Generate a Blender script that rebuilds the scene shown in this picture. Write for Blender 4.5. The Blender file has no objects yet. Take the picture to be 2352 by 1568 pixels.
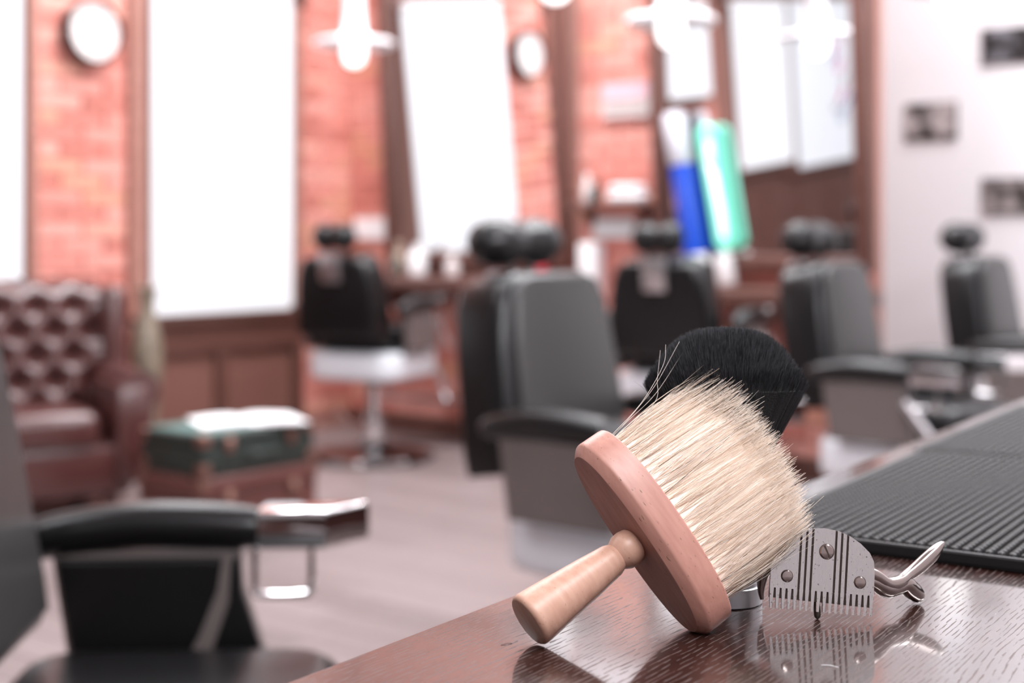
import bpy, bmesh, math, random
import numpy as np
from mathutils import Vector, Matrix, Euler

random.seed(7)
rng = np.random.default_rng(11)
SC = bpy.context.scene
COL = SC.collection
PI = math.pi

# ------------------------------------------------------------------ camera, sky, lights, exposure
CAM_H = 1.15
cd = bpy.data.cameras.new('camera')
cam = bpy.data.objects.new('camera', cd)
COL.objects.link(cam)
cam.location = (0, 0, CAM_H)
cam.rotation_euler = (PI / 2, 0, 0)
cd.sensor_width = 36.0
cd.lens = 50.0
cd.shift_y = -0.108
cd.clip_start = 0.02
cd.dof.use_dof = True
cd.dof.focus_distance = 0.815
cd.dof.aperture_fstop = 4.3
cd.dof.aperture_blades = 8
SC.camera = cam

wd = bpy.data.worlds.new('world')
SC.world = wd
wd.use_nodes = True
bg = wd.node_tree.nodes['Background']
bg.inputs[0].default_value = (0.93, 0.95, 1.0, 1)
bg.inputs[1].default_value = .28

SC.view_settings.view_transform = 'Standard'
SC.view_settings.look = 'None'
SC.view_settings.gamma = 1.0
SC.view_settings.use_curve_mapping = False
SC.view_settings.exposure = 0.0
SC.cycles.use_denoising = True
SC.cycles.max_bounces = 12
SC.cycles.diffuse_bounces = 7
SC.cycles.glossy_bounces = 5
SC.cycles.caustics_reflective = False
SC.cycles.caustics_refractive = False
SC.cycles.sample_clamp_indirect = 6.0

# room axes: the window wall runs along U, the mirror wall along W, both from the corner K
TH = math.radians(51)
U = Vector((math.cos(TH), math.sin(TH), 0))
W = Vector((U.y, -U.x, 0))
K = Vector((-.949, 8.4, 0))
CROT0 = math.radians(56.3)         # direction of the counter
ROT_LEFT = math.radians(231)      # local x leaves the corner along the window wall, local y points into the room
ROT_BACK = math.radians(-39)      # local x leaves the corner along the mirror wall, local -y points into the room


def area(name, loc, rot, size, power, color=(1, 1, 1), size_y=None):
    l = bpy.data.lights.new(name, 'AREA')
    l.energy = power
    l.color = color
    l.size = size
    if size_y:
        l.shape = 'RECTANGLE'
        l.size_y = size_y
    o = bpy.data.objects.new(name, l)
    o.location = loc
    o.rotation_euler = rot
    COL.objects.link(o)
    return o


CEIL = 4.2
for i, (s, o, pw) in enumerate(((0.8, 1.6, 105), (2.6, 1.6, 90), (2.6, 3.6, 70), (2.6, 6.0, 50), (4.6, .3, 130), (4.9, 2.6, 70))):
    p = K + W * s - U * o
    area('overhead_fill_light', (p.x, p.y, CEIL - .05), (0, 0, ROT_BACK), 1.2, pw, (.95, .965, 1.0))  # unseen area lamps added overhead to brighten the room
pw_ = K + W * 2.75 - U * .75
area('wall_fill_light', (pw_.x, pw_.y, CEIL - .12), (0, 0, ROT_BACK), 1.3, 75, (.97, .97, 1.0), .2)  # unseen lamp added to brighten the white band above the mirrors
pw_ = K + W * 4.4 + U * .62
area('wall_fill_light', (pw_.x, pw_.y, CEIL - .12), (0, 0, ROT_BACK), 2.6, 55, (.97, .97, 1.0), .2)  # unseen lamp added to brighten the top of the white wall
area('overhead_fill_light', (-.35, -1.7, CEIL - .05), (0, 0, CROT0), 1.3, 24, (.95, .965, 1.0))  # unseen lamp added behind the camera to brighten the clipper plate
# strip lights over the mirrors of the counter wall, shining into the room
for k in (-.35, .9, 2.2):
    p = Vector((-.1145, .711, 0)) + Vector((.555, .832, 0)) * k + Vector((.832, -.555, 0)) * .72
    q = Vector((-.832, .555, -.45)).normalized()
    area('mirror_strip_light', (p.x, p.y, 2.15), q.to_track_quat('-Z', 'Y').to_euler(), 1.0, 30, (.97, .97, 1.0), .18)


# ------------------------------------------------------------------ materials
def new_mat(name):
    m = bpy.data.materials.new(name)
    m.use_nodes = True
    nt = m.node_tree
    return m, nt, nt.nodes['Principled BSDF'], nt.nodes.new


def P(name, col, rough=.5, metal=0, spec=.5, coat=0, bump=None, bscale=200, var=0, emit=None, estr=0, sheen=0):
    m, nt, b, N = new_mat(name)
    b.inputs['Base Color'].default_value = (*col, 1)
    b.inputs['Roughness'].default_value = rough
    b.inputs['Metallic'].default_value = metal
    b.inputs['Specular IOR Level'].default_value = spec
    b.inputs['Coat Weight'].default_value = coat
    b.inputs['Coat Roughness'].default_value = .1
    if sheen:
        b.inputs['Sheen Weight'].default_value = sheen
    if emit:
        b.inputs['Emission Color'].default_value = (*emit, 1)
        b.inputs['Emission Strength'].default_value = estr
    tc = N('ShaderNodeTexCoord')
    nz = N('ShaderNodeTexNoise')
    nz.inputs['Scale'].default_value = bscale
    nz.inputs['Detail'].default_value = 3
    nt.links.new(tc.outputs['Object'], nz.inputs['Vector'])
    if bump:
        bp = N('ShaderNodeBump')
        bp.inputs['Strength'].default_value = bump
        bp.inputs['Distance'].default_value = .002
        nt.links.new(nz.outputs['Fac'], bp.inputs['Height'])
        nt.links.new(bp.outputs['Normal'], b.inputs['Normal'])
    if var:
        mx = N('ShaderNodeMix')
        mx.data_type = 'RGBA'
        mx.inputs[6].default_value = (*[c * (1 - var) for c in col], 1)
        mx.inputs[7].default_value = (*[min(1, c * (1 + var)) for c in col], 1)
        nt.links.new(nz.outputs['Fac'], mx.inputs[0])
        nt.links.new(mx.outputs[2], b.inputs['Base Color'])
    return m


def ramp(nt, N, stops):
    r = N('ShaderNodeValToRGB')
    e = r.color_ramp.elements
    while len(e) < len(stops):
        e.new(.5)
    for k, (p, c) in enumerate(stops):
        e[k].position = p
        e[k].color = (*c, 1)
    return r


def wood(name, dark, light, scale=(1, 14, 14), nscale=6, rough=.45, bump=.15, coat=0):
    m, nt, b, N = new_mat(name)
    tc = N('ShaderNodeTexCoord')
    mp = N('ShaderNodeMapping')
    mp.inputs['Scale'].default_value = scale
    nz = N('ShaderNodeTexNoise')
    nz.inputs['Scale'].default_value = nscale
    nz.inputs['Detail'].default_value = 6
    nz.inputs['Roughness'].default_value = .65
    r = ramp(nt, N, [(.3, dark), (.7, light)])
    L = nt.links.new
    L(tc.outputs['Object'], mp.inputs[0])
    L(mp.outputs[0], nz.inputs['Vector'])
    L(nz.outputs['Fac'], r.inputs[0])
    L(r.outputs[0], b.inputs['Base Color'])
    b.inputs['Roughness'].default_value = rough
    b.inputs['Coat Weight'].default_value = coat
    if bump:
        bp = N('ShaderNodeBump')
        bp.inputs['Strength'].default_value = bump
        bp.inputs['Distance'].default_value = .002
        L(nz.outputs['Fac'], bp.inputs['Height'])
        L(bp.outputs['Normal'], b.inputs['Normal'])
    return m


def brick_mat():
    m, nt, b, N = new_mat('brick')
    L = nt.links.new
    oi = N('ShaderNodeObjectInfo')
    r = ramp(nt, N, [(0, (.56, .19, .15)), (.35, (.72, .28, .23)), (.7, (.80, .38, .32)), (1, (.68, .31, .21))])
    tc = N('ShaderNodeTexCoord')
    nz = N('ShaderNodeTexNoise')
    nz.inputs['Scale'].default_value = 22
    nz.inputs['Detail'].default_value = 5
    mx = N('ShaderNodeMix')
    mx.data_type = 'RGBA'
    mx.blend_type = 'MULTIPLY'
    mx.inputs[0].default_value = .55
    r2 = ramp(nt, N, [(.3, (.68, .66, .66)), (.7, (1.12, 1.12, 1.12))])
    L(oi.outputs['Random'], r.inputs[0])
    L(tc.outputs['Object'], nz.inputs['Vector'])
    L(nz.outputs['Fac'], r2.inputs[0])
    L(r.outputs[0], mx.inputs[6])
    L(r2.outputs[0], mx.inputs[7])
    L(mx.outputs[2], b.inputs['Base Color'])
    b.inputs['Roughness'].default_value = .7
    bp = N('ShaderNodeBump')
    bp.inputs['Strength'].default_value = .5
    bp.inputs['Distance'].default_value = .004
    L(nz.outputs['Fac'], bp.inputs['Height'])
    L(bp.outputs['Normal'], b.inputs['Normal'])
    return m


def plank_mat():
    m, nt, b, N = new_mat('floor_plank')
    L = nt.links.new
    oi = N('ShaderNodeObjectInfo')
    tc = N('ShaderNodeTexCoord')
    mp = N('ShaderNodeMapping')
    mp.inputs['Scale'].default_value = (1.2, 16, 16)
    nz = N('ShaderNodeTexNoise')
    nz.inputs['Scale'].default_value = 5
    nz.inputs['Detail'].default_value = 5
    ad = N('ShaderNodeMath')
    ad.operation = 'MULTIPLY_ADD'
    ad.inputs[1].default_value = .45
    r = ramp(nt, N, [(.25, (.165, .128, .125)), (.8, (.25, .20, .197))])
    L(tc.outputs['Object'], mp.inputs[0])
    L(mp.outputs[0], nz.inputs['Vector'])
    L(oi.outputs['Random'], ad.inputs[0])
    hm = N('ShaderNodeMath')
    hm.operation = 'MULTIPLY'
    hm.inputs[1].default_value = .6
    L(nz.outputs['Fac'], hm.inputs[0])
    L(hm.outputs[0], ad.inputs[2])
    L(ad.outputs[0], r.inputs[0])
    L(r.outputs[0], b.inputs['Base Color'])
    b.inputs['Roughness'].default_value = .42
    return m


def counter_mat():
    m, nt, b, N = new_mat('counter_veneer')
    L = nt.links.new
    tc = N('ShaderNodeTexCoord')
    # long soft figure
    mp = N('ShaderNodeMapping')
    mp.inputs['Scale'].default_value = (2.2, 40, 1)
    n1 = N('ShaderNodeTexNoise')
    n1.inputs['Scale'].default_value = 5
    n1.inputs['Detail'].default_value = 4
    L(tc.outputs['Object'], mp.inputs[0])
    L(mp.outputs[0], n1.inputs['Vector'])
    r1 = ramp(nt, N, [(.3, (.014, .0052, .004)), (.72, (.034, .0125, .010))])
    L(n1.outputs['Fac'], r1.inputs[0])
    # wavy distortion so that the pores bend a little
    nw = N('ShaderNodeTexNoise')
    nw.inputs['Scale'].default_value = 9
    nw.inputs['Detail'].default_value = 1
    L(tc.outputs['Object'], nw.inputs['Vector'])
    mw = N('ShaderNodeVectorMath')
    mw.operation = 'MULTIPLY_ADD'
    mw.inputs[1].default_value = (0, .012, 0)
    L(nw.outputs['Color'], mw.inputs[0])
    L(tc.outputs['Object'], mw.inputs[2])
    # open pores: dashes strung along slightly wavy grain lines 3 mm apart
    mp2 = N('ShaderNodeMapping')
    mp2.inputs['Scale'].default_value = (75, 700, 1)
    L(mw.outputs[0], mp2.inputs[0])
    n2 = N('ShaderNodeTexNoise')
    n2.inputs['Scale'].default_value = 1.0
    n2.inputs['Detail'].default_value = 2
    L(mp2.outputs[0], n2.inputs['Vector'])
    mp3 = N('ShaderNodeMapping')
    mp3.inputs['Scale'].default_value = (3.2, 16, 1)
    L(tc.outputs['Object'], mp3.inputs[0])
    n3 = N('ShaderNodeTexNoise')
    n3.inputs['Scale'].default_value = 1.0
    n3.inputs['Detail'].default_value = 3
    L(mp3.outputs[0], n3.inputs['Vector'])
    sx = N('ShaderNodeSeparateXYZ')
    L(tc.outputs['Object'], sx.inputs[0])

    def math_(op, a_, b_=None, c_=None):
        n_ = N('ShaderNodeMath')
        n_.operation = op
        for i_, v_ in enumerate((a_, b_, c_)):
            if v_ is None: continue
            if isinstance(v_, (int, float)): n_.inputs[i_].default_value = v_
            else: L(v_, n_.inputs[i_])
        return n_.outputs[0]
    yy = math_('MULTIPLY_ADD', n3.outputs['Fac'], .030, sx.outputs['Y'])
    ln = math_('SINE', math_('MULTIPLY', yy, 2 * PI / .0036))
    hh = math_('MULTIPLY_ADD', ln, .20, math_('MULTIPLY', n2.outputs['Fac'], .62))
    r2 = ramp(nt, N, [(.480, (1, 1, 1)), (.505, (0, 0, 0))])
    L(hh, r2.inputs[0])
    mx = N('ShaderNodeMix')
    mx.data_type = 'RGBA'
    mx.inputs[6].default_value = (.085, .062, .058, 1)
    L(r2.outputs[0], mx.inputs[0])
    L(r1.outputs[0], mx.inputs[7])
    L(mx.outputs[2], b.inputs['Base Color'])
    bp = N('ShaderNodeBump')
    bp.inputs['Strength'].default_value = .12
    bp.inputs['Distance'].default_value = .0003
    L(r2.outputs[0], bp.inputs['Height'])
    L(bp.outputs['Normal'], b.inputs['Normal'])
    b.inputs['Roughness'].default_value = .3
    b.inputs['Specular IOR Level'].default_value = .06
    L(r2.outputs[0], b.inputs['Coat Weight'])
    b.inputs['Coat IOR'].default_value = 1.8
    b.inputs['Coat Roughness'].default_value = .075
    L(bp.outputs['Normal'], b.inputs['Coat Normal'])
    return m


def flecked_wood(name, base, light, fleck):
    m, nt, b, N = new_mat(name)
    L = nt.links.new
    tc = N('ShaderNodeTexCoord')
    mp = N('ShaderNodeMapping')
    mp.inputs['Scale'].default_value = (10, 60, 60)
    n1 = N('ShaderNodeTexNoise')
    n1.inputs['Scale'].default_value = 4
    n1.inputs['Detail'].default_value = 5
    L(tc.outputs['Object'], mp.inputs[0])
    L(mp.outputs[0], n1.inputs['Vector'])
    r1 = ramp(nt, N, [(.3, base), (.75, light)])
    L(n1.outputs['Fac'], r1.inputs[0])
    mp2 = N('ShaderNodeMapping')
    mp2.inputs['Scale'].default_value = (160, 1100, 900)
    n2 = N('ShaderNodeTexNoise')
    n2.inputs['Scale'].default_value = 1
    n2.inputs['Detail'].default_value = 1
    L(tc.outputs['Object'], mp2.inputs[0])
    L(mp2.outputs[0], n2.inputs['Vector'])
    r2 = ramp(nt, N, [(.25, (1, 1, 1)), (.285, (0, 0, 0))])
    L(n2.outputs['Fac'], r2.inputs[0])
    mx = N('ShaderNodeMix')
    mx.data_type = 'RGBA'
    mx.inputs[7].default_value = (*fleck, 1)
    L(r2.outputs[0], mx.inputs[0])
    L(r1.outputs[0], mx.inputs[6])
    L(mx.outputs[2], b.inputs['Base Color'])
    b.inputs['Roughness'].default_value = .42
    b.inputs['Subsurface Weight'].default_value = 0
    bp = N('ShaderNodeBump')
    bp.inputs['Strength'].default_value = .08
    bp.inputs['Distance'].default_value = .0005
    L(n1.outputs['Fac'], bp.inputs['Height'])
    L(bp.outputs['Normal'], b.inputs['Normal'])
    return m


def hair_mat(name, stops, rough=.4, trans=0):
    """strand colour from a per-strand random stored on the mesh"""
    m, nt, b, N = new_mat(name)
    L = nt.links.new
    at = N('ShaderNodeAttribute')
    at.attribute_name = 'tone'
    r = ramp(nt, N, stops)
    L(at.outputs['Fac'], r.inputs[0])
    L(r.outputs[0], b.inputs['Base Color'])
    b.inputs['Roughness'].default_value = rough
    if trans:
        tr = N('ShaderNodeBsdfTranslucent')
        L(r.outputs[0], tr.inputs['Color'])
        ms = N('ShaderNodeMixShader')
        ms.inputs[0].default_value = trans
        L(b.outputs[0], ms.inputs[1])
        L(tr.outputs[0], ms.inputs[2])
        L(ms.outputs[0], nt.nodes['Material Output'].inputs['Surface'])
    return m


def photo_mat(name, sc, lo, hi, off):
    m, nt, b, N = new_mat(name)
    L = nt.links.new
    tc = N('ShaderNodeTexCoord')
    mp = N('ShaderNodeMapping')
    mp.inputs['Location'].default_value = (off, off * .37, 0)
    nz = N('ShaderNodeTexNoise')
    nz.inputs['Scale'].default_value = sc
    nz.inputs['Detail'].default_value = 2
    r = ramp(nt, N, [(.44, tuple(c * .5 for c in lo)), (.66, tuple(c * .8 for c in hi))])
    L(tc.outputs['Object'], mp.inputs[0])
    L(mp.outputs[0], nz.inputs['Vector'])
    L(nz.outputs['Fac'], r.inputs[0])
    L(r.outputs[0], b.inputs['Base Color'])
    b.inputs['Roughness'].default_value = .5
    return m


def steel_mat(name, col, rough):
    m, nt, b, N = new_mat(name)
    L = nt.links.new
    tc = N('ShaderNodeTexCoord')
    mp = N('ShaderNodeMapping')
    mp.inputs['Scale'].default_value = (2500, 160, 400)
    nz = N('ShaderNodeTexNoise')
    nz.inputs['Scale'].default_value = 1
    nz.inputs['Detail'].default_value = 2
    L(tc.outputs['Object'], mp.inputs[0])
    L(mp.outputs[0], nz.inputs['Vector'])
    mr = N('ShaderNodeMapRange')
    mr.inputs[3].default_value = rough * .75
    mr.inputs[4].default_value = rough * 1.3
    L(nz.outputs['Fac'], mr.inputs[0])
    L(mr.outputs[0], b.inputs['Roughness'])
    n2 = N('ShaderNodeTexNoise')
    n2.inputs['Scale'].default_value = 900
    n2.inputs['Detail'].default_value = 1
    L(tc.outputs['Object'], n2.inputs['Vector'])
    r2 = ramp(nt, N, [(.24, (.12, .1, .09)), (.3, col)])
    L(n2.outputs['Fac'], r2.inputs[0])
    L(r2.outputs[0], b.inputs['Base Color'])
    b.inputs['Metallic'].default_value = 1
    return m


M = dict(
    brick=brick_mat(), mortar=P('mortar', (.46, .235, .195), .9, bump=.4, bscale=60, var=.15),
    plank=plank_mat(), subfloor=P('subfloor', (.16, .11, .1), .8, var=.2, bscale=8),
    plaster=P('white_plaster', (.82, .80, .82), .6, bump=.05, bscale=90, var=.02),
    ceiling=P('ceiling_paint', (.82, .8, .8), .7, bump=.05, bscale=60, var=.02),
    trim=wood('brown_trim_wood', (.080, .032, .025), (.165, .072, .056), rough=.4),
    trimlit=wood('pale_lit_trim_wood', (.30, .135, .105), (.40, .20, .16), rough=.45),  # paler copy of the brown trim, front light put into its colour
    blind=P('window_blind', (.40, .40, .42), .7, emit=(.95, .965, 1.0), estr=.70, bscale=8, var=.03),
    blind_shade=P('shaded_blind', (.5, .5, .53), .7, emit=(.90, .95, 1.0), estr=.50, bscale=8, var=.03),
    mirror=P('mirror_glass', (.93, .94, .95), .0, metal=1),
    counter=counter_mat(),
    rubber=P('black_rubber', (.012, .0115, .012), .38, spec=.35, bump=.06, bscale=600, var=.1),
    vinyl=P('black_vinyl', (.0060, .0056, .0060), .29, spec=.40, bump=.12, bscale=320, var=.2),
    vinyl_lit=P('lit_black_vinyl', (.032, .0305, .030), .31, bump=.12, bscale=320, var=.15),  # paler copy of the black vinyl, light on the back pads put into its colour
    taupe=P('taupe_enamel', (.14, .115, .11), .4, bscale=14, var=.08),
    enamel=P('white_enamel', (.74, .76, .80), .22, bscale=10, var=.03),
    chrome=P('chrome', (.80, .79, .80), .09, metal=1, bscale=30, var=.05),
    blackchrome=P('dark_chrome', (.13, .12, .12), .14, metal=1, bscale=30, var=.05),
    satin=P('satin_metal', (.62, .60, .61), .28, metal=1, bscale=30, var=.06),
    dark=P('dark_metal', (.05, .045, .045), .4, metal=.6, bscale=60, var=.2),
    board=flecked_wood('pink_beech', (.36, .165, .13), (.455, .23, .182), (.13, .07, .045)),
    handle=flecked_wood('pale_beech', (.46, .255, .185), (.57, .345, .26), (.34, .16, .11)),
    cream=hair_mat('cream_bristle', [(0, (.16, .09, .055)), (.06, (.82, .66, .52)), (.35, (.96, .85, .74)), (.8, (.98, .91, .84)), (1, (.99, .95, .91))], .4, .4),
    creamcore=wood('cream_bristle_core', (.74, .57, .45), (.97, .88, .79), (420, 420, 9), 1, .6, .3),
    blackhair=hair_mat('black_bristle', [(0, (.006, .006, .007)), (.6, (.016, .016, .018)), (1, (.11, .11, .12))], .36),
    blackcore=P('black_bristle_core', (.006, .006, .006), .9, bscale=900, bump=.4),
    steel=steel_mat('brushed_steel', (.66, .64, .635), .25),
    steel_dark=P('oxidised_steel', (.085, .065, .055), .42, metal=.8, bscale=900, var=.3),
    nickel=P('warm_nickel', (.38, .325, .305), .12, metal=1, bscale=60, var=.06),
    alu=P('anodised_aluminium', (.50, .51, .53), .32, metal=1, bscale=900, var=.03),
    leather=P('oxblood_leather', (.075, .026, .024), .23, spec=.65, bump=.2, bscale=130, var=.3),
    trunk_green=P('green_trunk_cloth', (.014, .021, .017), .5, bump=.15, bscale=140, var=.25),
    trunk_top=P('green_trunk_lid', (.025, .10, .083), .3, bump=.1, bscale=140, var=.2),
    trunk_brown=P('brown_trunk_leather', (.10, .032, .026), .42, bump=.15, bscale=80, var=.3),
    brass=P('pale_brass', (.30, .17, .14), .38, metal=1, bscale=60, var=.1),
    paper=P('white_paper', (.83, .83, .84), .5, bscale=20, var=.03),
    stone=P('mottled_stoneware', (.20, .16, .12), .3, bscale=22, var=.9),
    lampwhite=P('white_lamp_enamel', (.86, .85, .87), .3, bscale=20, var=.02),
    bulb=P('lit_bulb', (.95, .95, .95), .3, emit=(1, .99, .99), estr=2.2, bscale=20, var=.01),
    clockface=P('clock_face', (.80, .74, .72), .5, bscale=14, var=.05),
    clockrim=P('dark_clock_rim', (.035, .02, .018), .35, bscale=30, var=.2),
    ink=P('faded_ink', (.35, .28, .27), .6, bscale=30, var=.1),
    teal=P('lit_teal_acrylic', (.25, .75, .6), .3, emit=(.13, .66, .46), estr=.75, bscale=6, var=.1),
    tealcore=P('lit_white_tube', (.9, 1, .97), .3, emit=(.6, 1.0, .88), estr=.9, bscale=6, var=.02),
    blue=P('lit_blue_acrylic', (.005, .05, .4), .25, emit=(.0, .055, .55), estr=.33, bscale=6, var=.1),
    greywhite=P('frosted_cap', (.66, .66, .72), .35, bscale=10, var=.06),
    redcap=P('red_plastic', (.5, .03, .05), .35, bscale=10, var=.1),
    pink=P('faded_pink_enamel', (.70, .42, .48), .35, bscale=26, var=.15),
    pale=P('pale_grey_enamel', (.62, .55, .54), .35, bscale=26, var=.12),
    white=P('white_plastic', (.82, .80, .81), .35, bscale=20, var=.03),
    towel=P('white_towel', (.80, .77, .78), .9, bump=.5, bscale=220, var=.05),
    bottle=P('dark_bottle_glass', (.025, .04, .035), .12, bscale=20, var=.2),
    amber=P('beige_bottle', (.36, .26, .2), .3, bscale=20, var=.2),
    decal_pink=P('pink_decal', (.70, .12, .35), .5, bscale=20, var=.2),
    decal_blue=P('blue_decal', (.16, .22, .42), .5, bscale=20, var=.2),
)


# ------------------------------------------------------------------ helpers
def tag(o, label=None, cat=None, group=None, kind=None):
    if label: o['label'] = label
    if cat: o['category'] = cat
    if group: o['group'] = group
    if kind: o['kind'] = kind
    return o


def empty(name, loc=(0, 0, 0), rz=0, label=None, cat=None, group=None, kind=None):
    o = bpy.data.objects.new(name, None)
    o.empty_display_size = .05
    COL.objects.link(o)
    o.location = loc
    o.rotation_euler = (0, 0, rz)
    return tag(o, label, cat, group, kind)


def obj(name, bm, mat, parent=None, angle=35, smooth=True):
    me = bpy.data.meshes.new(name)
    bmesh.ops.recalc_face_normals(bm, faces=bm.faces)
    bm.to_mesh(me)
    bm.free()
    if smooth:
        me.polygons.foreach_set('use_smooth', [True] * len(me.polygons))
        me.set_sharp_from_angle(angle=math.radians(angle))
    me.materials.append(mat)
    o = bpy.data.objects.new(name, me)
    COL.objects.link(o)
    if parent: o.parent = parent
    return o


def link_copy(o, parent=None, deep=True):
    c = o.copy()
    COL.objects.link(c)
    if parent: c.parent = parent
    if deep:
        for ch in list(o.children):
            link_copy(ch, c)
    return c


def B(): return bmesh.new()


def box(bm, c, s, bev=0, seg=2, mat=None):
    r = bmesh.ops.create_cube(bm, size=1)
    vs = r['verts']
    T = Matrix.Translation(c) @ Matrix.Diagonal((*s, 1))
    if mat is not None: T = mat @ T
    bmesh.ops.transform(bm, matrix=T, verts=vs)
    if bev:
        es = list({e for v in vs for e in v.link_edges})
        bmesh.ops.bevel(bm, geom=es, offset=bev, segments=seg, profile=.5, affect='EDGES', clamp_overlap=True)
    return bm


def lathe(bm, prof, n=24, mat=None, caps=True, sy=1.0):
    rings = []
    for r, z in prof:
        ring = []
        for k in range(n):
            a = 2 * PI * k / n
            v = Vector((r * math.cos(a), sy * r * math.sin(a), z))
            ring.append(bm.verts.new(mat @ v if mat is not None else v))
        rings.append(ring)
    for a, b in zip(rings, rings[1:]):
        for k in range(n):
            bm.faces.new((a[k], a[(k + 1) % n], b[(k + 1) % n], b[k]))
    if caps:
        bm.faces.new(rings[0][::-1])
        bm.faces.new(rings[-1])
    return bm


def tube(bm, pts, rad, n=10, flat=None):
    """swept tube; rad a number or one per point; flat = (normal-ish vector, factor) squashes it"""
    pts = [Vector(p) for p in pts]
    if not hasattr(rad, '__len__'): rad = [rad] * len(pts)
    t0 = (pts[1] - pts[0]).normalized()
    up = Vector((0, 0, 1)) if abs(t0.z) < .9 else Vector((1, 0, 0))
    nrm = t0.cross(up).normalized()
    rings = []
    for i, p in enumerate(pts):
        t = (pts[min(i + 1, len(pts) - 1)] - pts[max(i - 1, 0)]).normalized()
        nrm = (nrm - t * nrm.dot(t)).normalized()
        bi = t.cross(nrm)
        ring = []
        for k in range(n):
            a = 2 * PI * k / n
            d = nrm * math.cos(a) + bi * math.sin(a)
            if flat is not None:
                f = Vector(flat[0])
                d = d - f * d.dot(f) * (1 - flat[1])
            ring.append(bm.verts.new(p + d * rad[i]))
        rings.append(ring)
    for a, b in zip(rings, rings[1:]):
        for k in range(n):
            bm.faces.new((a[k], a[(k + 1) % n], b[(k + 1) % n], b[k]))
    bm.faces.new(rings[0][::-1])
    bm.faces.new(rings[-1])
    return bm


def smooth_path(pts, n=6):
    """Catmull-Rom through points given as tuples of any length"""
    p = [np.array(q, float) for q in pts]
    p = [2 * p[0] - p[1]] + p + [2 * p[-1] - p[-2]]
    out = []
    for i in range(1, len(p) - 2):
        for k in range(n):
            t = k / n
            out.append(.5 * ((2 * p[i]) + (-p[i - 1] + p[i + 1]) * t + (2 * p[i - 1] - 5 * p[i] + 4 * p[i + 1] - p[i + 2]) * t ** 2
                             + (-p[i - 1] + 3 * p[i] - 3 * p[i + 1] + p[i + 2]) * t ** 3))
    out.append(p[-2])
    return out


def prism(bm, outline, h0, h1, mat=None, bev=0, seg=2):
    """outline [(x, y)] extruded along z from h0 to h1"""
    vs0 = [bm.verts.new((x, y, h0)) for x, y in outline]
    f = bm.faces.new(vs0)
    r = bmesh.ops.extrude_face_region(bm, geom=[f])
    top = [v for v in r['geom'] if isinstance(v, bmesh.types.BMVert)]
    for v in top: v.co.z = h1
    allv = vs0 + top
    if bev:
        es = [e for e in {e for v in allv for e in v.link_edges} if abs(e.verts[0].co.z - e.verts[1].co.z) < 1e-7]
        r = bmesh.ops.bevel(bm, geom=es, offset=bev, segments=seg, profile=.5, affect='EDGES', clamp_overlap=True)
        allv = list({v for v in r['verts']} | {v for v in allv if v.is_valid})
    if mat is not None:
        bmesh.ops.transform(bm, matrix=mat, verts=list(set(allv)))
    return bm


def rrect(w, h, r, n=6, cx=0, cy=0):
    out = []
    for (sx, sy, a0) in ((1, 1, 0), (-1, 1, PI / 2), (-1, -1, PI), (1, -1, 1.5 * PI)):
        for k in range(n + 1):
            a = a0 + PI / 2 * k / n
            out.append((cx + sx * (w / 2 - r) + r * math.cos(a), cy + sy * (h / 2 - r) + r * math.sin(a)))
    return out


def frame_mat(o, x, y, z):
    m = Matrix.Identity(4)
    for i, v in enumerate((x, y, z)):
        m.col[i][:3] = v
    m.col[3][:3] = o
    return m


def on_left(t, out, z): return K - U * t + W * out + Vector((0, 0, z))


def on_back(s, out, z): return K + W * s - U * out + Vector((0, 0, z))


# ------------------------------------------------------------------ room shell
def build_floor():
    bm = B()
    box(bm, (1.7, -3.6, -.05), (11.5, 11.6, .06))
    fl = obj('floor', bm, M['subfloor'], smooth=False)
    fl.location = K
    fl.rotation_euler = (0, 0, ROT_BACK)
    fl['kind'] = 'structure'
    Lp, Wp, g = 1.25, .145, .004
    bm = B()
    box(bm, (0, 0, -.01), (Lp - g, Wp - g, .02), .0015, 1)
    first = None
    inv = fl.matrix_basis.inverted()
    n = 0
    for j in range(-60, 2):
        off = (j * .437) % 1.0
        for i in range(-3, 5):
            x = (i + off) * Lp
            y = (j + .5) * Wp
            p = fl.matrix_basis @ Vector((x, y, 0))
            if y > -.02 or x < -3.2 or x > 5.2: continue
            if not (1.2 < p.y < 9 and -.42 * p.y - .7 < p.x < .42 * p.y + .7): continue
            if n > 296: continue
            if first is None:
                first = obj('plank', bm, M['plank'], fl, smooth=False)
                q = first
            else:
                q = link_copy(first, fl)
            q.location = (x, y, 0)
            n += 1
    return fl


build_floor()

bm = B()
box(bm, (1.7, -3.6, CEIL + .05), (11.5, 11.6, .1))
o = obj('ceiling', bm, M['ceiling'], smooth=False)
o.location = K
o.rotation_euler = (0, 0, ROT_BACK)
o['kind'] = 'structure'

WIN_B, WIN_T = .705, 2.42
WINDOWS = [(.486, 1.423), (2.158, 3.095), (3.25, 4.02), (4.42, 5.33), (5.42, 6.70)]     # along the window wall from the corner


SILLS = {3.25: 1.70, 4.42: 1.06, 5.42: .98}     # the far windows start higher up


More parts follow.
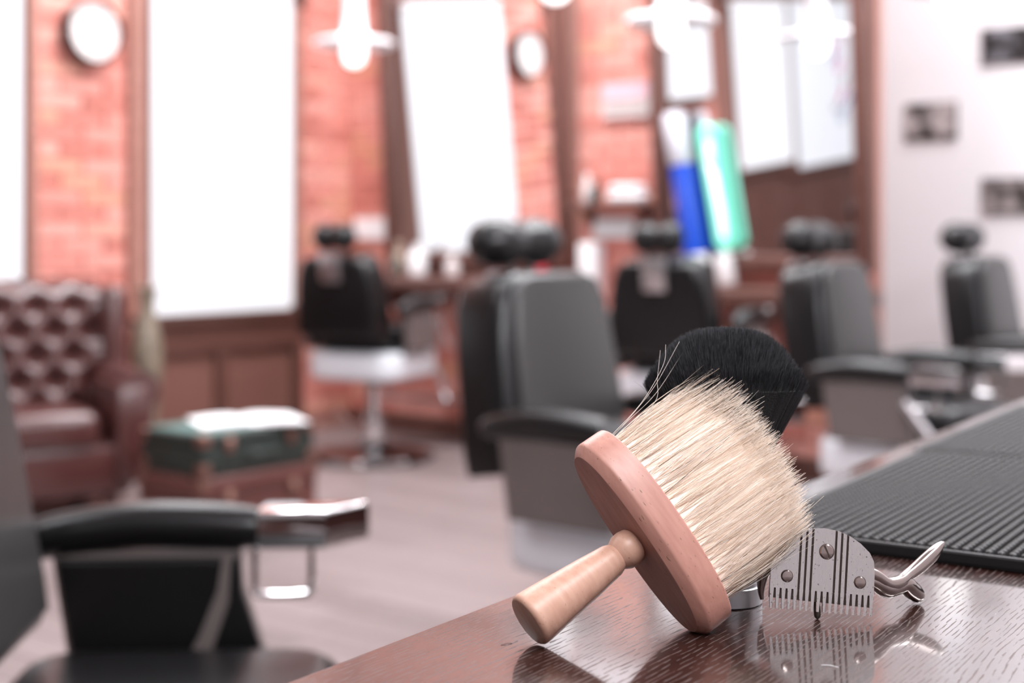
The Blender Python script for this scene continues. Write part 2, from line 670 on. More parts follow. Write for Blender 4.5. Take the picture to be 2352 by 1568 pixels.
def build_wall_left():
    """window wall: local x away from the corner, local y into the room"""
    e = empty('wall_left', K, ROT_LEFT, kind='structure')
    bm = B()
    d = .3
    edges = [0.0]
    for a, b in WINDOWS: edges += [a, b]
    edges.append(8.6)
    for k in range(0, len(edges), 2):
        a, b = edges[k], edges[k + 1]
        if k == 0: a = -.3
        box(bm, ((a + b) / 2, -d / 2 - .022, CEIL / 2), (b - a, d, CEIL))
    for a, b in WINDOWS:
        box(bm, ((a + b) / 2, -d / 2 - .022, (CEIL + WIN_T) / 2), (b - a, d, CEIL - WIN_T))
        zb = SILLS.get(a, WIN_B)
        box(bm, ((a + b) / 2, -d / 2 - .022, zb / 2), (b - a, d, zb))
    obj('masonry', bm, M['mortar'], e, smooth=False)
    return e


def brick_field(parent, zones, sign, skew=0):
    """zones (x0, x1, z0, z1): running bond of brick objects, faces proud of the mortar by 22 mm"""
    Lb, Hb, j = .245, .068, .010
    bm = B()
    box(bm, (0, sign * .011 * 0, 0), (Lb, .05, Hb), .004, 1)
    first = None
    n = 0
    for (x0, x1, z0, z1) in zones:
        rows = int((z1 - z0) / (Hb + j) + .5)
        for r in range(rows):
            z = z0 + (r + .5) * (Hb + j)
            x = x0 - (0 if r % 2 else (Lb + j) / 2)
            while x < x1 - .02:
                a, b = max(x, x0), min(x + Lb, x1)
                if b - a > .05:
                    if first is None:
                        first = obj('brick', bm, M['brick'], parent, smooth=False)
                        q = first
                    else:
                        q = link_copy(first, parent)
                    q.location = ((a + b) / 2, -sign * .025 + sign * random.uniform(-.003, .004), z)
                    q.scale = ((b - a) / Lb, 1, 1)
                    n += 1
                x += Lb + j
    return n


wl = build_wall_left()
nb = brick_field(wl, [(.0, .425, .10, 2.62), (1.585, 2.1, .10, 2.62), (3.2, 4.34, 1.0, 1.62)], 1)

# mirror wall
wb = empty('wall_back', K, ROT_BACK, kind='structure')
bm = B()
box(bm, (1.475, .03 + .022, CEIL / 2), (3.65, .06, CEIL))
obj('masonry', bm, M['mortar'], wb, smooth=False)
nb2 = brick_field(wb, [(.0, .35, .10, 2.62), (1.66, 2.19, .10, 2.62), (.36, 1.65, .10, .80), (2.20, 3.30, .10, .80), (2.20, 3.28, .90, 1.0)], -1)

bm = B()
box(bm, (2.48, -.005, (2.86 + CEIL) / 2), (1.64, .055, CEIL - 2.86), .004, 1)
obj('added_white_band', bm, M['plaster'], wb, smooth=False)  # unseen white band added so the counter reflects something bright

# white wall to the right, set back behind the end of the mirror wall
wr = empty('wall_right', K, ROT_BACK, kind='structure')
bm = B()
box(bm, (4.6, 1.35, CEIL / 2), (4.8, .3, CEIL), .004, 1)
obj('plaster_face', bm, M['plaster'], wr, smooth=False)
bm = B()
box(bm, (4.6, 1.193, .06), (4.8, .014, .12), .003, 1)
obj('skirting', bm, M['trim'], wr, smooth=False)
# counter-side wall, next to the camera
e1 = Vector((.555, .832, 0)).normalized()
e2 = Vector((e1.y, -e1.x, 0))
EDGE0 = Vector((-.1145, .711, 0))
CT = .924
CROT = math.atan2(e1.y, e1.x)
bm = B()
box(bm, (1.0, -.83, CEIL / 2), (6.4, .1, CEIL))
o = obj('wall_front', bm, M['plaster'], smooth=False)
o.location = EDGE0
o.rotation_euler = (0, 0, CROT)
o['kind'] = 'structure'

# skirting boards
bm = B()
box(bm, (1.65, -.012, .05), (3.30, .022, .10), .004, 1)
o = obj('baseboard_back', bm, M['trim'], smooth=False)
o.location = K
o.rotation_euler = (0, 0, ROT_BACK)
o['kind'] = 'structure'


def build_window(idx, a, b, cas_l, cas_r, wall_z0=WIN_B, blind='blind'):
    """casing, sill, blind; local frame of the window wall"""
    e = empty('window_%d' % idx, K, ROT_LEFT, kind='structure')
    zt, zb = WIN_T, wall_z0
    bm = B()
    prism(bm, rrect(b - a, zt - zb - .004, .03), 0, .008, frame_mat(((a + b) / 2 + .082, .114, (zt + zb) / 2 + .015), (1, 0, 0), (0, 0, 1), (0, -1, 0)))
    obj('blind', bm, M[blind], e)
    bm = B()
    box(bm, ((a + b) / 2, -.10, (zt + zb) / 2), (b - a, .008, zt - zb))
    obj('shutter_board', bm, M['trimlit'], e, smooth=False)
    # casing: farther from the corner = left in view
    bm = B()
    box(bm, (b + cas_l / 2, .018, (zt + zb) / 2), (cas_l, .05, zt - zb), .006, 1)
    obj('casing', bm, M['trimlit'], e, smooth=False)
    bm = B()
    box(bm, (a - cas_r / 2, .018, (zt + zb) / 2), (cas_r, .05, zt - zb), .006, 1)
    obj('casing', bm, M['trimlit'], e, smooth=False)
    bm = B()
    box(bm, ((a + b) / 2, .02, zt + .07), (b - a + cas_l + cas_r, .055, .14), .008, 1)
    obj('head_casing', bm, M['trim'], e, smooth=False)
    bm = B()
    box(bm, ((a + b) / 2 + .082, .10, zt + .03), (b - a, .05, .04), .008, 1)
    obj('blind_cassette', bm, M['paper'], e, smooth=False)
    bm = B()
    box(bm, ((a + b) / 2, .03, zb - .025), (b - a + cas_l + cas_r, .12, .05), .012, 2)
    obj('sill', bm, M['trim'], e)
    return e


w2 = build_window(2, .486, 1.423, .155, .055)
w1 = build_window(1, 2.158, 3.095, .10, .055)
w3 = build_window(3, 3.25, 4.02, .06, .06, wall_z0=1.70)
w4 = build_window(4, 4.42, 5.33, .03, .06, wall_z0=1.06)
w5 = build_window(5, 5.42, 6.70, .06, .03, wall_z0=.98, blind='blind_shade')
# coloured lettering-like decal, too blurred to read, on the last blind
for k, (x, z, r, m_) in enumerate(((6.35, 2.02, .10, 'decal_pink'), (6.42, 1.86, .09, 'decal_pink'), (6.30, 1.95, .06, 'decal_blue'), (6.45, 1.72, .07, 'ink'),
                                   (6.38, 1.60, .09, 'decal_pink'), (6.48, 1.52, .10, 'decal_blue'), (6.28, 1.50, .06, 'ink'), (6.40, 1.40, .07, 'decal_blue'))):
    bm = B()
    tube(bm, [(x + r * math.cos(a), .1235, z + r * .7 * math.sin(a * 1.3)) for a in np.linspace(k, k + 4.2, 14)], .014, 6, ((0, 1, 0), .12))
    obj('decal', bm, M[m_], w5, smooth=False)


def radiator_cover(idx, a, b):
    """panelled radiator casing under the sill with two woven screens"""
    t = empty('radiator_cover', on_left(0, 0, 0), ROT_LEFT, 'brown wooden radiator cover with two woven screens under the wide blind window', 'radiator cover')
    z1 = WIN_B - .052
    bm = B()
    box(bm, ((a + b) / 2, .03, z1 - .075), (b - a, .055, .15), .006, 1)
    obj('top_rail', bm, M['trim'], t, smooth=False)
    bm = B()
    box(bm, ((a + b) / 2, .03, .06), (b - a, .055, .12), .006, 1)
    obj('bottom_rail', bm, M['trim'], t, smooth=False)
    zc, zh = (z1 - .15 + .12) / 2, z1 - .15 - .12
    mid = (a + b) / 2
    for x, w_ in ((a + .03, .06), (mid, .07), (b - .03, .06)):
        bm = B()
        box(bm, (x, .03, zc), (w_, .055, zh), .006, 1)
        obj('stile', bm, M['trim'], t, smooth=False)
    for x0, x1 in ((a + .06, mid - .035), (mid + .035, b - .06)):
        bm = B()
        box(bm, ((x0 + x1) / 2, .008, zc), (x1 - x0, .006, zh))
        s = obj('screen', bm, M['trim'], t, smooth=False)
        bm = B()
        z0_, z1_ = zc - zh / 2, zc + zh / 2
        step = .022
        k = x0 - zh
        while k < x1:
            for sg in (1, -1):
                p = Vector((k if sg > 0 else k + zh, 0, z0_))
                q = Vector((k + zh if sg > 0 else k, 0, z1_))
                d = q - p
                ts = sorted((max(0, min(1, (x0 - p.x) / d.x)), max(0, min(1, (x1 - p.x) / d.x))))
                if ts[1] - ts[0] > .03:
                    pa, pb = p + d * ts[0], p + d * ts[1]
                    c = (pa + pb) / 2
                    x_ = (pb - pa).normalized()
                    box(bm, (0, 0, 0), ((pb - pa).length, .004, .006), mat=frame_mat((c.x, .0135 + .002 * sg, c.z), x_, (0, 1, 0), x_.cross(Vector((0, 1, 0)))))
            k += step
        g = obj('lattice', bm, M['trimlit'], s, smooth=False)
        g['kind'] = 'stuff'
    return t


radiator_cover(2, .43, 1.578)


bm = B()
box(bm, (5.55, .012, .50), (2.5, .03, 1.0), .004, 1)
for k in range(4):
    box(bm, (4.62 + .62 * k, .034, .52), (.46, .016, .74), .006, 1)
o = obj('trim_1', bm, M['trim'], smooth=False)
o.location = K
o.rotation_euler = (0, 0, ROT_LEFT)
o['kind'] = 'structure'

# ------------------------------------------------------------------ mirrors
def wall_mirror(s0, s1, z0, z1, label, lean=3.7, yaw=0):
    t = empty('wall_mirror', on_back((s0 + s1) / 2, .035, z0), ROT_BACK, label, 'mirror')
    t.rotation_euler = Euler((math.radians(lean), 0, ROT_BACK + math.radians(yaw)), 'XYZ')
    wd_, h = s1 - s0, z1 - z0
    bm = B()
    box(bm, (0, .004, h / 2), (wd_, .01, h))
    obj('mirror_glass', bm, M['mirror'], t, smooth=False)
    f = .075
    for nm, c, s in (('frame_side', (-wd_ / 2 - f / 2 + .008, -.012, h / 2), (f, .05, h + 2 * f - .016)),
                     ('frame_side', (wd_ / 2 + f / 2 - .008, -.012, h / 2), (f, .05, h + 2 * f - .016)),
                     ('frame_rail', (0, -.012, -f / 2 + .008), (wd_ - .018, .05, f)),
                     ('frame_rail', (0, -.012, h + f / 2 - .008), (wd_ - .018, .05, f))):
        bm = B()
        box(bm, c, s, .008, 2)
        obj(nm, bm, M['trim'], t)
    return t


mirror1 = wall_mirror(.417, 1.588, 1.03, 2.75, 'tall dark framed mirror showing the wall clock, leaning from the brick wall')
mirror2 = wall_mirror(2.245, 3.247, 1.03, 2.75, 'dark framed mirror beside the white wall, behind the glowing tubes')


def console(s0, s1, z, label):
    t = empty('mirror_shelf', on_back((s0 + s1) / 2, 0, 0), ROT_BACK, label, 'shelf')
    bm = B()
    box(bm, (0, -.165, z - .035), (s1 - s0, .32, .07), .008, 2)
    obj('worktop', bm, M['trim'], t)
    for sx in (-.42, .42):
        bm = B()
        prism(bm, [(0, 0), (-.26, 0), (-.05, -.22), (0, -.22)], -.015, .015, frame_mat((sx * (s1 - s0), -.008, z - .07), (0, 1, 0), (0, 0, 1), (1, 0, 0)), .003, 1)
        obj('bracket', bm, M['trim'], t, smooth=False)
    return t


console(.40, 1.62, .905, 'dark wooden mirror shelf with bottles beneath the clock-reflecting mirror')
console(2.22, 3.34, .885, 'dark wooden mirror shelf holding the glowing tubes beside the white wall')

# ------------------------------------------------------------------ things on the walls
def wall_clock():
    t = empty('wall_clock', on_left(1.824, .03, 2.122), ROT_LEFT, 'round wall clock with pale face and dark rim on brick pier', 'clock')
    rotm = Matrix.Rotation(-PI / 2, 4, 'X')          # local z -> into the room (+y)
    R = .15
    bm = B()
    lathe(bm, [(R * .9, -.028), (R, -.02), (R * 1.05, .03), (R * 1.03, .066), (R * .96, .07), (R * .94, .045)], 48, rotm)
    obj('rim', bm, M['clockrim'], t)
    bm = B()
    lathe(bm, [(R * .97, .040), (R * .97, .050)], 48, rotm)
    f = obj('dial', bm, M['clockface'], t)
    for k in range(12):
        bm = B()
        box(bm, (0, R * .76, .0512), (.006 if k % 3 else .011, R * .14, .003), mat=rotm @ Matrix.Rotation(-k * PI / 6, 4, 'Z'))
        obj('hour_mark', bm, M['ink'], f, smooth=False)
    for a, ln, wd_ in ((.9, .42, .009), (-1.9, .62, .006)):
        bm = B()
        box(bm, (0, R * ln / 2 - .01, .054 + wd_ * .2), (wd_, R * ln, .002), mat=rotm @ Matrix.Rotation(a, 4, 'Z'))
        obj('hand', bm, M['ink'], f, smooth=False)
    return t


wall_clock()


def flat_on_back(name, s0, s1, z0, z1, out, mat, label, cat, thick=.012, group=None, tilt=0):
    t = empty(name, on_back((s0 + s1) / 2, out, (z0 + z1) / 2), ROT_BACK, label, cat, group)
    bm = B()
    box(bm, (0, -thick / 2, 0), (s1 - s0, thick, z1 - z0), .002, 1)
    b = obj('board', bm, mat, t, smooth=False)
    return t


# enamel sign: pink upper half, pale lower half
t = flat_on_back('enamel_sign', 1.835, 2.12, 1.72, 1.89, .022, M['pale'], 'small enamel sign with pink top band hanging on brick between the mirrors', 'sign')
bm = B()
box(bm, (0, -.014, .045), (.27, .004, .07), .001, 1)
obj('pink_band', bm, M['pink'], t, smooth=False)
bm = B()
box(bm, (0, -.0135, -.045), (.24, .003, .016))
box(bm, (0, -.0135, -.015), (.25, .003, .010))
obj('print_line', bm, M['ink'], t, smooth=False)

flat_on_back('paper_notice', .05, .345, 1.10, 1.225, .022, M['paper'], 'white paper notice pinned to brick next to the corner barber chair', 'notice', .006)
flat_on_back('paper_notice', 1.775, 2.03, 1.115, 1.215, .022, M['paper'], 'white paper notice on brick under the small bottle shelf', 'notice', .006)


def print_on_white(s0, s1, z0, z1, sc, off, label, tone):
    t = empty('photo_print', on_back((s0 + s1) / 2, -1.198, (z0 + z1) / 2), ROT_BACK, label, 'photo', 'photographs on the white wall')
    bm = B()
    box(bm, (0, -.006, 0), (s1 - s0, .012, z1 - z0), .002, 1)
    obj('backing', bm, M['clockrim'], t, smooth=False)
    bm = B()
    box(bm, (0, -.0135, 0), (s1 - s0 - .014, .003, z1 - z0 - .014))
    obj('picture', bm, photo_mat('photo_print', sc, *tone, off), t, smooth=False)
    return t


print_on_white(2.918, 3.201, 1.62, 1.815, 11, 3.1, 'sepia photograph with pale blur in the middle, nearest the brick', ((.05, .04, .035), (.60, .53, .53)))
print_on_white(3.326, 3.643, 1.992, 2.174, 12, 8.3, 'highest black and white photograph at the top of the white wall', ((.03, .027, .03), (.36, .36, .40)))
print_on_white(3.326, 3.643, 1.232, 1.416, 13, 5.7, 'lowest black and white photograph, above the farthest chair', ((.045, .035, .03), (.45, .39, .39)))


def bottle_shelf():
    t = empty('wall_shelf', on_back(1.945, .02, 1.29), ROT_BACK, 'short dark wooden shelf on brick between the mirrors', 'shelf')
    bm = B()
    box(bm, (0, -.075, -.015), (.47, .15, .03), .005, 2)
    obj('shelf_board', bm, M['trim'], t)
    for x in (-.17, .17):
        bm = B()
        prism(bm, [(0, 0), (-.12, 0), (0, -.09)], -.01, .01, frame_mat((x, 0, -.03), (0, 1, 0), (0, 0, 1), (1, 0, 0)))
        obj('bracket', bm, M['trim'], t, smooth=False)


bottle_shelf()


def bottle(loc, h, r, body, cap, label, cap_h=.2, group=None, name='bottle'):
    t = empty(name, loc, random.uniform(0, 3), label, 'bottle', group)
    bm = B()
    hb = h * (1 - cap_h)
    lathe(bm, [(r * .92, 0), (r, .01), (r, hb * .66), (r * .85, hb * .8), (r * .4, hb * .92), (r * .38, hb)], 20)
    obj('body', bm, M[body], t)
    bm = B()
    lathe(bm, [(r * .46, hb - .004), (r * .46, h - .006), (r * .36, h)], 16)
    obj('cap', bm, M[cap], t)
    return t


bottle(on_back(1.78, .085, 1.29), .15, .026, 'pale', 'white', 'clear pale bottle standing on the small brick-wall shelf, left end')
bottle(on_back(1.845, .10, 1.29), .12, .028, 'bottle', 'dark', 'dark squat bottle on the small brick-wall shelf, beside the pale bottle')
bm = B()
box(bm, (0, 0, .025), (.20, .1, .05), .022, 4)
box(bm, (0, -.004, .070), (.18, .09, .040), .018, 4)
o = obj('folded_towel', bm, M['towel'])
o.location = on_back(2.04, .095, 1.29)
o.rotation_euler = (0, 0, ROT_BACK)
tag(o, 'stack of folded white towels lying on the small brick-wall shelf', 'towel')

zs = .905
bottle(on_back(.66, .14, zs), .17, .055, 'white', 'white', 'fat white bottle on the mirror shelf behind the corner chair', .12)
bottle(on_back(.50, .12, zs), .19, .035, 'amber', 'amber', 'beige bottle standing left of the fat white bottle', .2)
bottle(on_back(.55, .22, zs), .12, .03, 'bottle', 'dark', 'short dark green bottle in front of the beige bottle', .25)
bottle(on_back(.90, .12, zs), .12, .04, 'pale', 'pale', 'pale grey bottle half hidden behind the big reclined chair', .2)
bottle(on_back(1.50, .10, zs), .13, .03, 'redcap', 'redcap', 'small red bottle on the mirror shelf by the headrest', .3)


def towel_dispenser():
    t = empty('towel_dispenser', on_back(1.80, .0, 0), ROT_BACK, 'tall white towel dispenser between the two mirror shelves', 'dispenser')
    bm = B()
    box(bm, (0, -.075, .90), (.10, .12, .38), .02, 3)
    obj('housing', bm, M['white'], t)
    bm = B()
    box(bm, (0, -.075, .70), (.085, .10, .03), .006, 2)
    obj('outlet', bm, M['pale'], t)


towel_dispenser()


# ------------------------------------------------------------------ glowing tubes on the right-hand mirror shelf
def leaning(name, base, dx, lean_back, label, cat):
    t = empty(name, base, ROT_BACK, label, cat)
    t.rotation_euler = Euler((math.radians(lean_back), math.radians(dx), ROT_BACK), 'XYZ')
    return t


t = leaning('glowing_tube', on_back(2.60, .088, 1.04), -8.5, 4.2, 'teal glowing capsule shaped lamp leaning on the mirror beside the blue tube', 'lamp')
bm = B()
prism(bm, rrect(.100, .60, .047, 8), -.03, .03, frame_mat((0, 0, .32), (1, 0, 0), (0, 0, 1), (0, -1, 0)), .02, 3)
obj('shell', bm, M['teal'], t)
bm = B()
tube(bm, [(.012, -.030, .08), (.018, -.032, .2), (.010, -.032, .38), (-.006, -.030, .43), (.008, -.030, .47), (.018, -.031, .54)], [.016, .02, .018, .012, .024, .016], 10)
obj('inner_tube', bm, M['tealcore'], t)
bm = B()
box(bm, (-.010, -.03, -.070), (.08, .05, .145), .01, 2)
obj('foot', bm, M['white'], t)

t = leaning('barber_pole', on_back(2.45, .135, 1.04), -8.0, 3.7, 'slim lit barber pole with blue band below a frosted section, left of teal lamp', 'barber pole')
bm = B()
lathe(bm, [(.052, 0), (.054, .03), (.054, .40), (.05, .43)], 24)
obj('blue_section', bm, M['blue'], t)
bm = B()
lathe(bm, [(.05, .43), (.057, .44), (.057, .66), (.045, .68)], 24)
obj('frosted_section', bm, M['greywhite'], t)
bm = B()
lathe(bm, [(.06, -.143), (.06, -.03), (.052, 0)], 24)
obj('pedestal', bm, M['white'], t)


# ------------------------------------------------------------------ pendant lamps
def pendant(loc, label, rz=0):
    t = empty('pendant_lamp', loc, rz, label, 'lamp', 'white enamel pendant lamps')
    # loc = bottom of bulb
    bm = B()
    lathe(bm, [(.0, 0), (.022, .003), (.042, .016), (.054, .045), (.058, .08), (.052, .115), (.036, .15), (.03, .165)], 24, caps=False)
    obj('bulb', bm, M['bulb'], t)
    bm = B()
    lathe(bm, [(.188, .098), (.197, .104), (.197, .118), (.185, .128), (.12, .136), (.075, .146), (.056, .18), (.05, .26), (.045, .262), (.05, .18), (.07, .142), (.12, .128), (.183, .114)], 40, caps=False)
    obj('shade', bm, M['lampwhite'], t)
    bm = B()
    lathe(bm, [(.03, .16), (.032, .25), (.05, .262), (.048, .40), (.02, .42)], 20)
    obj('socket', bm, M['lampwhite'], t)
    bm = B()
    tube(bm, [(0, 0, .41), (0, 0, CEIL - loc[2] - .03)], .006, 8)
    obj('cord', bm, M['dark'], t)
    bm = B()
    lathe(bm, [(.05, CEIL - loc[2] - .035), (.06, CEIL - loc[2] - .02), (.06, CEIL - loc[2] - .001)], 20)
    obj('ceiling_rose', bm, M['lampwhite'], t)
    return t


for (px, d, zb, lab) in ((-.765, 6.9, 1.945, 'white flared pendant lamp hanging beside the corner, over the corner barber chair'),
                         (.677, 6.08, 1.935, 'large white flared pendant lamp hanging in front of the enamel sign wall'),
                         (.148, 4.88, 1.93, 'pendant lamp of which only the bulb tip shows at the top edge, over the mirror'),
                         (1.61, 5.2, 1.935, 'pendant lamp whose faint bulb shows against the white wall')):
    pendant((px, d, zb), lab)


# ------------------------------------------------------------------ barber chairs (facing local +x)
def cushion(name, outline, h0, h1, m, mat, parent, bev, seg=4):
    bm = B()
    prism(bm, outline, h0, h1, m, bev, seg)
    return obj(name, bm, mat, parent, 60)


def barber_chair(loc, rz, lift, label, recline=9.0, arm_y=.285, back_dz=0.0, bw=1.0, hb=.50, hr=.150, seat_dz=0.0, arms=(-1, 1)):
    """origin on the floor under the pan"""
    t = empty('barber_chair', loc, rz, label, 'chair', 'black barber chairs of the shop')
    z = lift
    bm = B()
    lathe(bm, [(.0, .0), (.30, .0), (.31, .012), (.29, .03), (.12, .05), (.07, .075), (.06, .09)], 40, caps=False)
    obj('base', bm, M['blackchrome'], t)
    bm = B()
    lathe(bm, [(.058, .07), (.058, .20), (.05, .21), (.042, .215), (.042, .27 + z), (.09, .325 + z)], 24)
    obj('column', bm, M['chrome'], t)
    bm = B()
    tube(bm, [(.03, .05, .14), (.12, .22, .15), (.16, .30, .20)], .011, 8)
    obj('pump_lever', bm, M['chrome'], t)
    cushion('seat_pan', rrect(.54, .52, .12, 6), .315 + z, .455 + z, None, M['enamel'], t, .03, 3)
    cushion('seat_cushion', rrect(.48, arm_y * 2 - .11, .09, 6, .02, 0), .455 + z + seat_dz * .5, .58 + z + seat_dz, None, M['vinyl'], t, .045, 5)
    # backrest: outline in (y, up), thickness along x
    Rm = Matrix.Translation((-.19, 0, .555 + z + back_dz)) @ Matrix.Rotation(math.radians(-recline), 4, 'Y')
    fm = Rm @ frame_mat((0, 0, 0), (0, 1, 0), (0, 0, 1), (1, 0, 0))
    ol = [(y_ * bw, u_) for y_, u_ in ((.225, 0.0), (.23, .06), (.215, hb * .6), (.20, hb - .08), (.175, hb - .022), (.12, hb), (-.12, hb), (-.175, hb - .022), (-.20, hb - .08), (-.215, hb * .6), (-.23, .06), (-.225, 0.0))]
    b = cushion('backrest', ol, -.17, 0, fm, M['vinyl'], t, .03, 4)
    ol2 = [(y * .84, .03 + u_ * .92) for y, u_ in ol]
    cushion('back_pad', ol2, -.01, .02, fm, M['vinyl_lit'], b, .018, 4)
    for sy in (-1, 1):
        bm = B()
        box(bm, (-.105, sy * .045, hb + .01), (.014, .018, .15), .004, 1, Rm)
        obj('headrest_post', bm, M['dark'], t)
    bm = B()
    box(bm, (-.178, 0, hb - .05), (.03, .105, .14), .008, 2, Rm)
    obj('headrest_bracket', bm, M['satin'], t)
    bm = B()
    prof = []
    n = 18
    for k in range(n + 1):
        x = -1 + 2 * k / n
        r = .069 * max(0, 1 - abs(x) ** 4) ** .5 * (1 - .20 * math.exp(-(x / .3) ** 2))
        prof.append((max(r, .003), x * hr * bw))
    lathe(bm, prof, 24, Rm @ Matrix.Translation((-.115, 0, hb + .090)) @ Matrix.Rotation(PI / 2, 4, 'X'))
    obj('headrest', bm, M['vinyl'], t, 70)
    for sy in arms:
        y = sy * arm_y
        bm = B()
        pth = smooth_path([(-.245, y, .655 + z, .020), (-.225, y, .672 + z, .032), (-.1, y, .692 + z, .036), (.02, y, .692 + z, .036), (.10, y, .688 + z, .033), (.125, y, .686 + z, .028)], 4)
        tube(bm, [p[:3] for p in pth], [p[3] for p in pth], 14)
        obj('armrest', bm, M['vinyl'], t, 60)
        bm = B()
        prism(bm, [(.118, -.034 * sy + y), (.222, -.034 * sy + y), (.285, .034 * sy + y), (.118, .034 * sy + y)], .659 + z, .721 + z, None, .007, 2)
        obj('arm_tip', bm, M['chrome'], t)
        # side panel: outer taupe, inner black pad
        sp = [(-.17, .456), (.14, .456), (.115, .53), (.092, .60), (.088, .655), (-.20, .655)]
        bm = B()
        prism(bm, [(a, b_ + z) for a, b_ in sp], -.016, .016, frame_mat((0, y, 0), (1, 0, 0), (0, 0, 1), (0, -1, 0)), .005, 1)
        s = obj('side_panel', bm, M['taupe'], t, smooth=False)
        bm = B()
        prism(bm, [(a * .97 + .006, .461 + (b_ - .461) * .96 + z) for a, b_ in sp], -.010, .010, frame_mat((0, y - sy * .026, 0), (1, 0, 0), (0, 0, 1), (0, -1, 0)), .006, 2)
        obj('inner_pad', bm, M['vinyl'], s, smooth=False)
        bm = B()
        prism(bm, [(-.005, .465 + z), (.03, .53 + z), (.058, .60 + z), (.066, .65 + z), (.078, .65 + z), (.074, .58 + z), (.05, .51 + z), (.012, .465 + z)], -.003, .003, frame_mat((0, y - sy * .038, 0), (1, 0, 0), (0, 0, 1), (0, -1, 0)))
        obj('trim_strip', bm, M['taupe'], s, smooth=False)
        bm = B()
        tube(bm, smooth_path([(.11, y, .655 + z), (.11, y, .595 + z), (.118, y, .582 + z), (.185, y, .582 + z), (.197, y, .595 + z), (.197, y, .655 + z)], 3), .006, 8)
        obj('towel_bar', bm, M['chrome'], t)
    bm = B()
    tube(bm, [(.10, -arm_y - .03, .60 + z), (.22, -arm_y - .04, .46 + z)], .014, 10)
    obj('recline_lever', bm, M['satin'], t)
    for sy in (-1, 1):
        bm = B()
        tube(bm, smooth_path([(.20, sy * .17, .37 + z), (.36, sy * .17, .33 + z), (.46, sy * .17, .20 + z), (.50, sy * .17, .14 + z)], 4), .014, 8)
        obj('footrest_arm', bm, M['chrome'], t)
    bm = B()
    box(bm, (.51, 0, .145 + z), (.16, .42, .018), .006, 2, None)
    obj('footrest_plate', bm, M['satin'], t)
    return t


A = math.radians
CH = [
    ((.318, 3.555), A(-39), 0.0, 'black barber chair in the middle of the room, its lit back pad facing the counter', .30, 0, 1.15),
    ((1.375, 4.855), A(-39), 0.0, 'black barber chair by the end of the brick wall, second from the white wall', .285, 0, 1),
    ((2.24, 5.85), A(-39), 0.0, 'black barber chair farthest right, in front of the white wall', .285, 0, 1),
    ((-.493, 1.875), A(3), 0.0, 'black barber chair nearest the camera, cut by the left edge', .34, 0, 1.25),
    ((-.70, 7.2), A(66), .10, 'black barber chair seen from behind beneath the corner pendant lamp', .285, 0, 1),
    ((.775, 6.15), A(62), .10, 'black barber chair seen from behind, before the glowing tubes', .285, 0, 1),
]
for (xy, rz, lift, lab, ay, bdz, bw_) in CH:
    near, rear = ay > .33, lift > 0
    # of the nearest chair only the far armrest lies within the picture
    barber_chair((*xy, 0), rz, lift, lab, arm_y=ay, back_dz=bdz, bw=bw_, hb=.40 if rear else .50, hr=.112 if rear else .150,
                 seat_dz=-.055 if near else 0, arms=(1,) if near else (-1, 1))


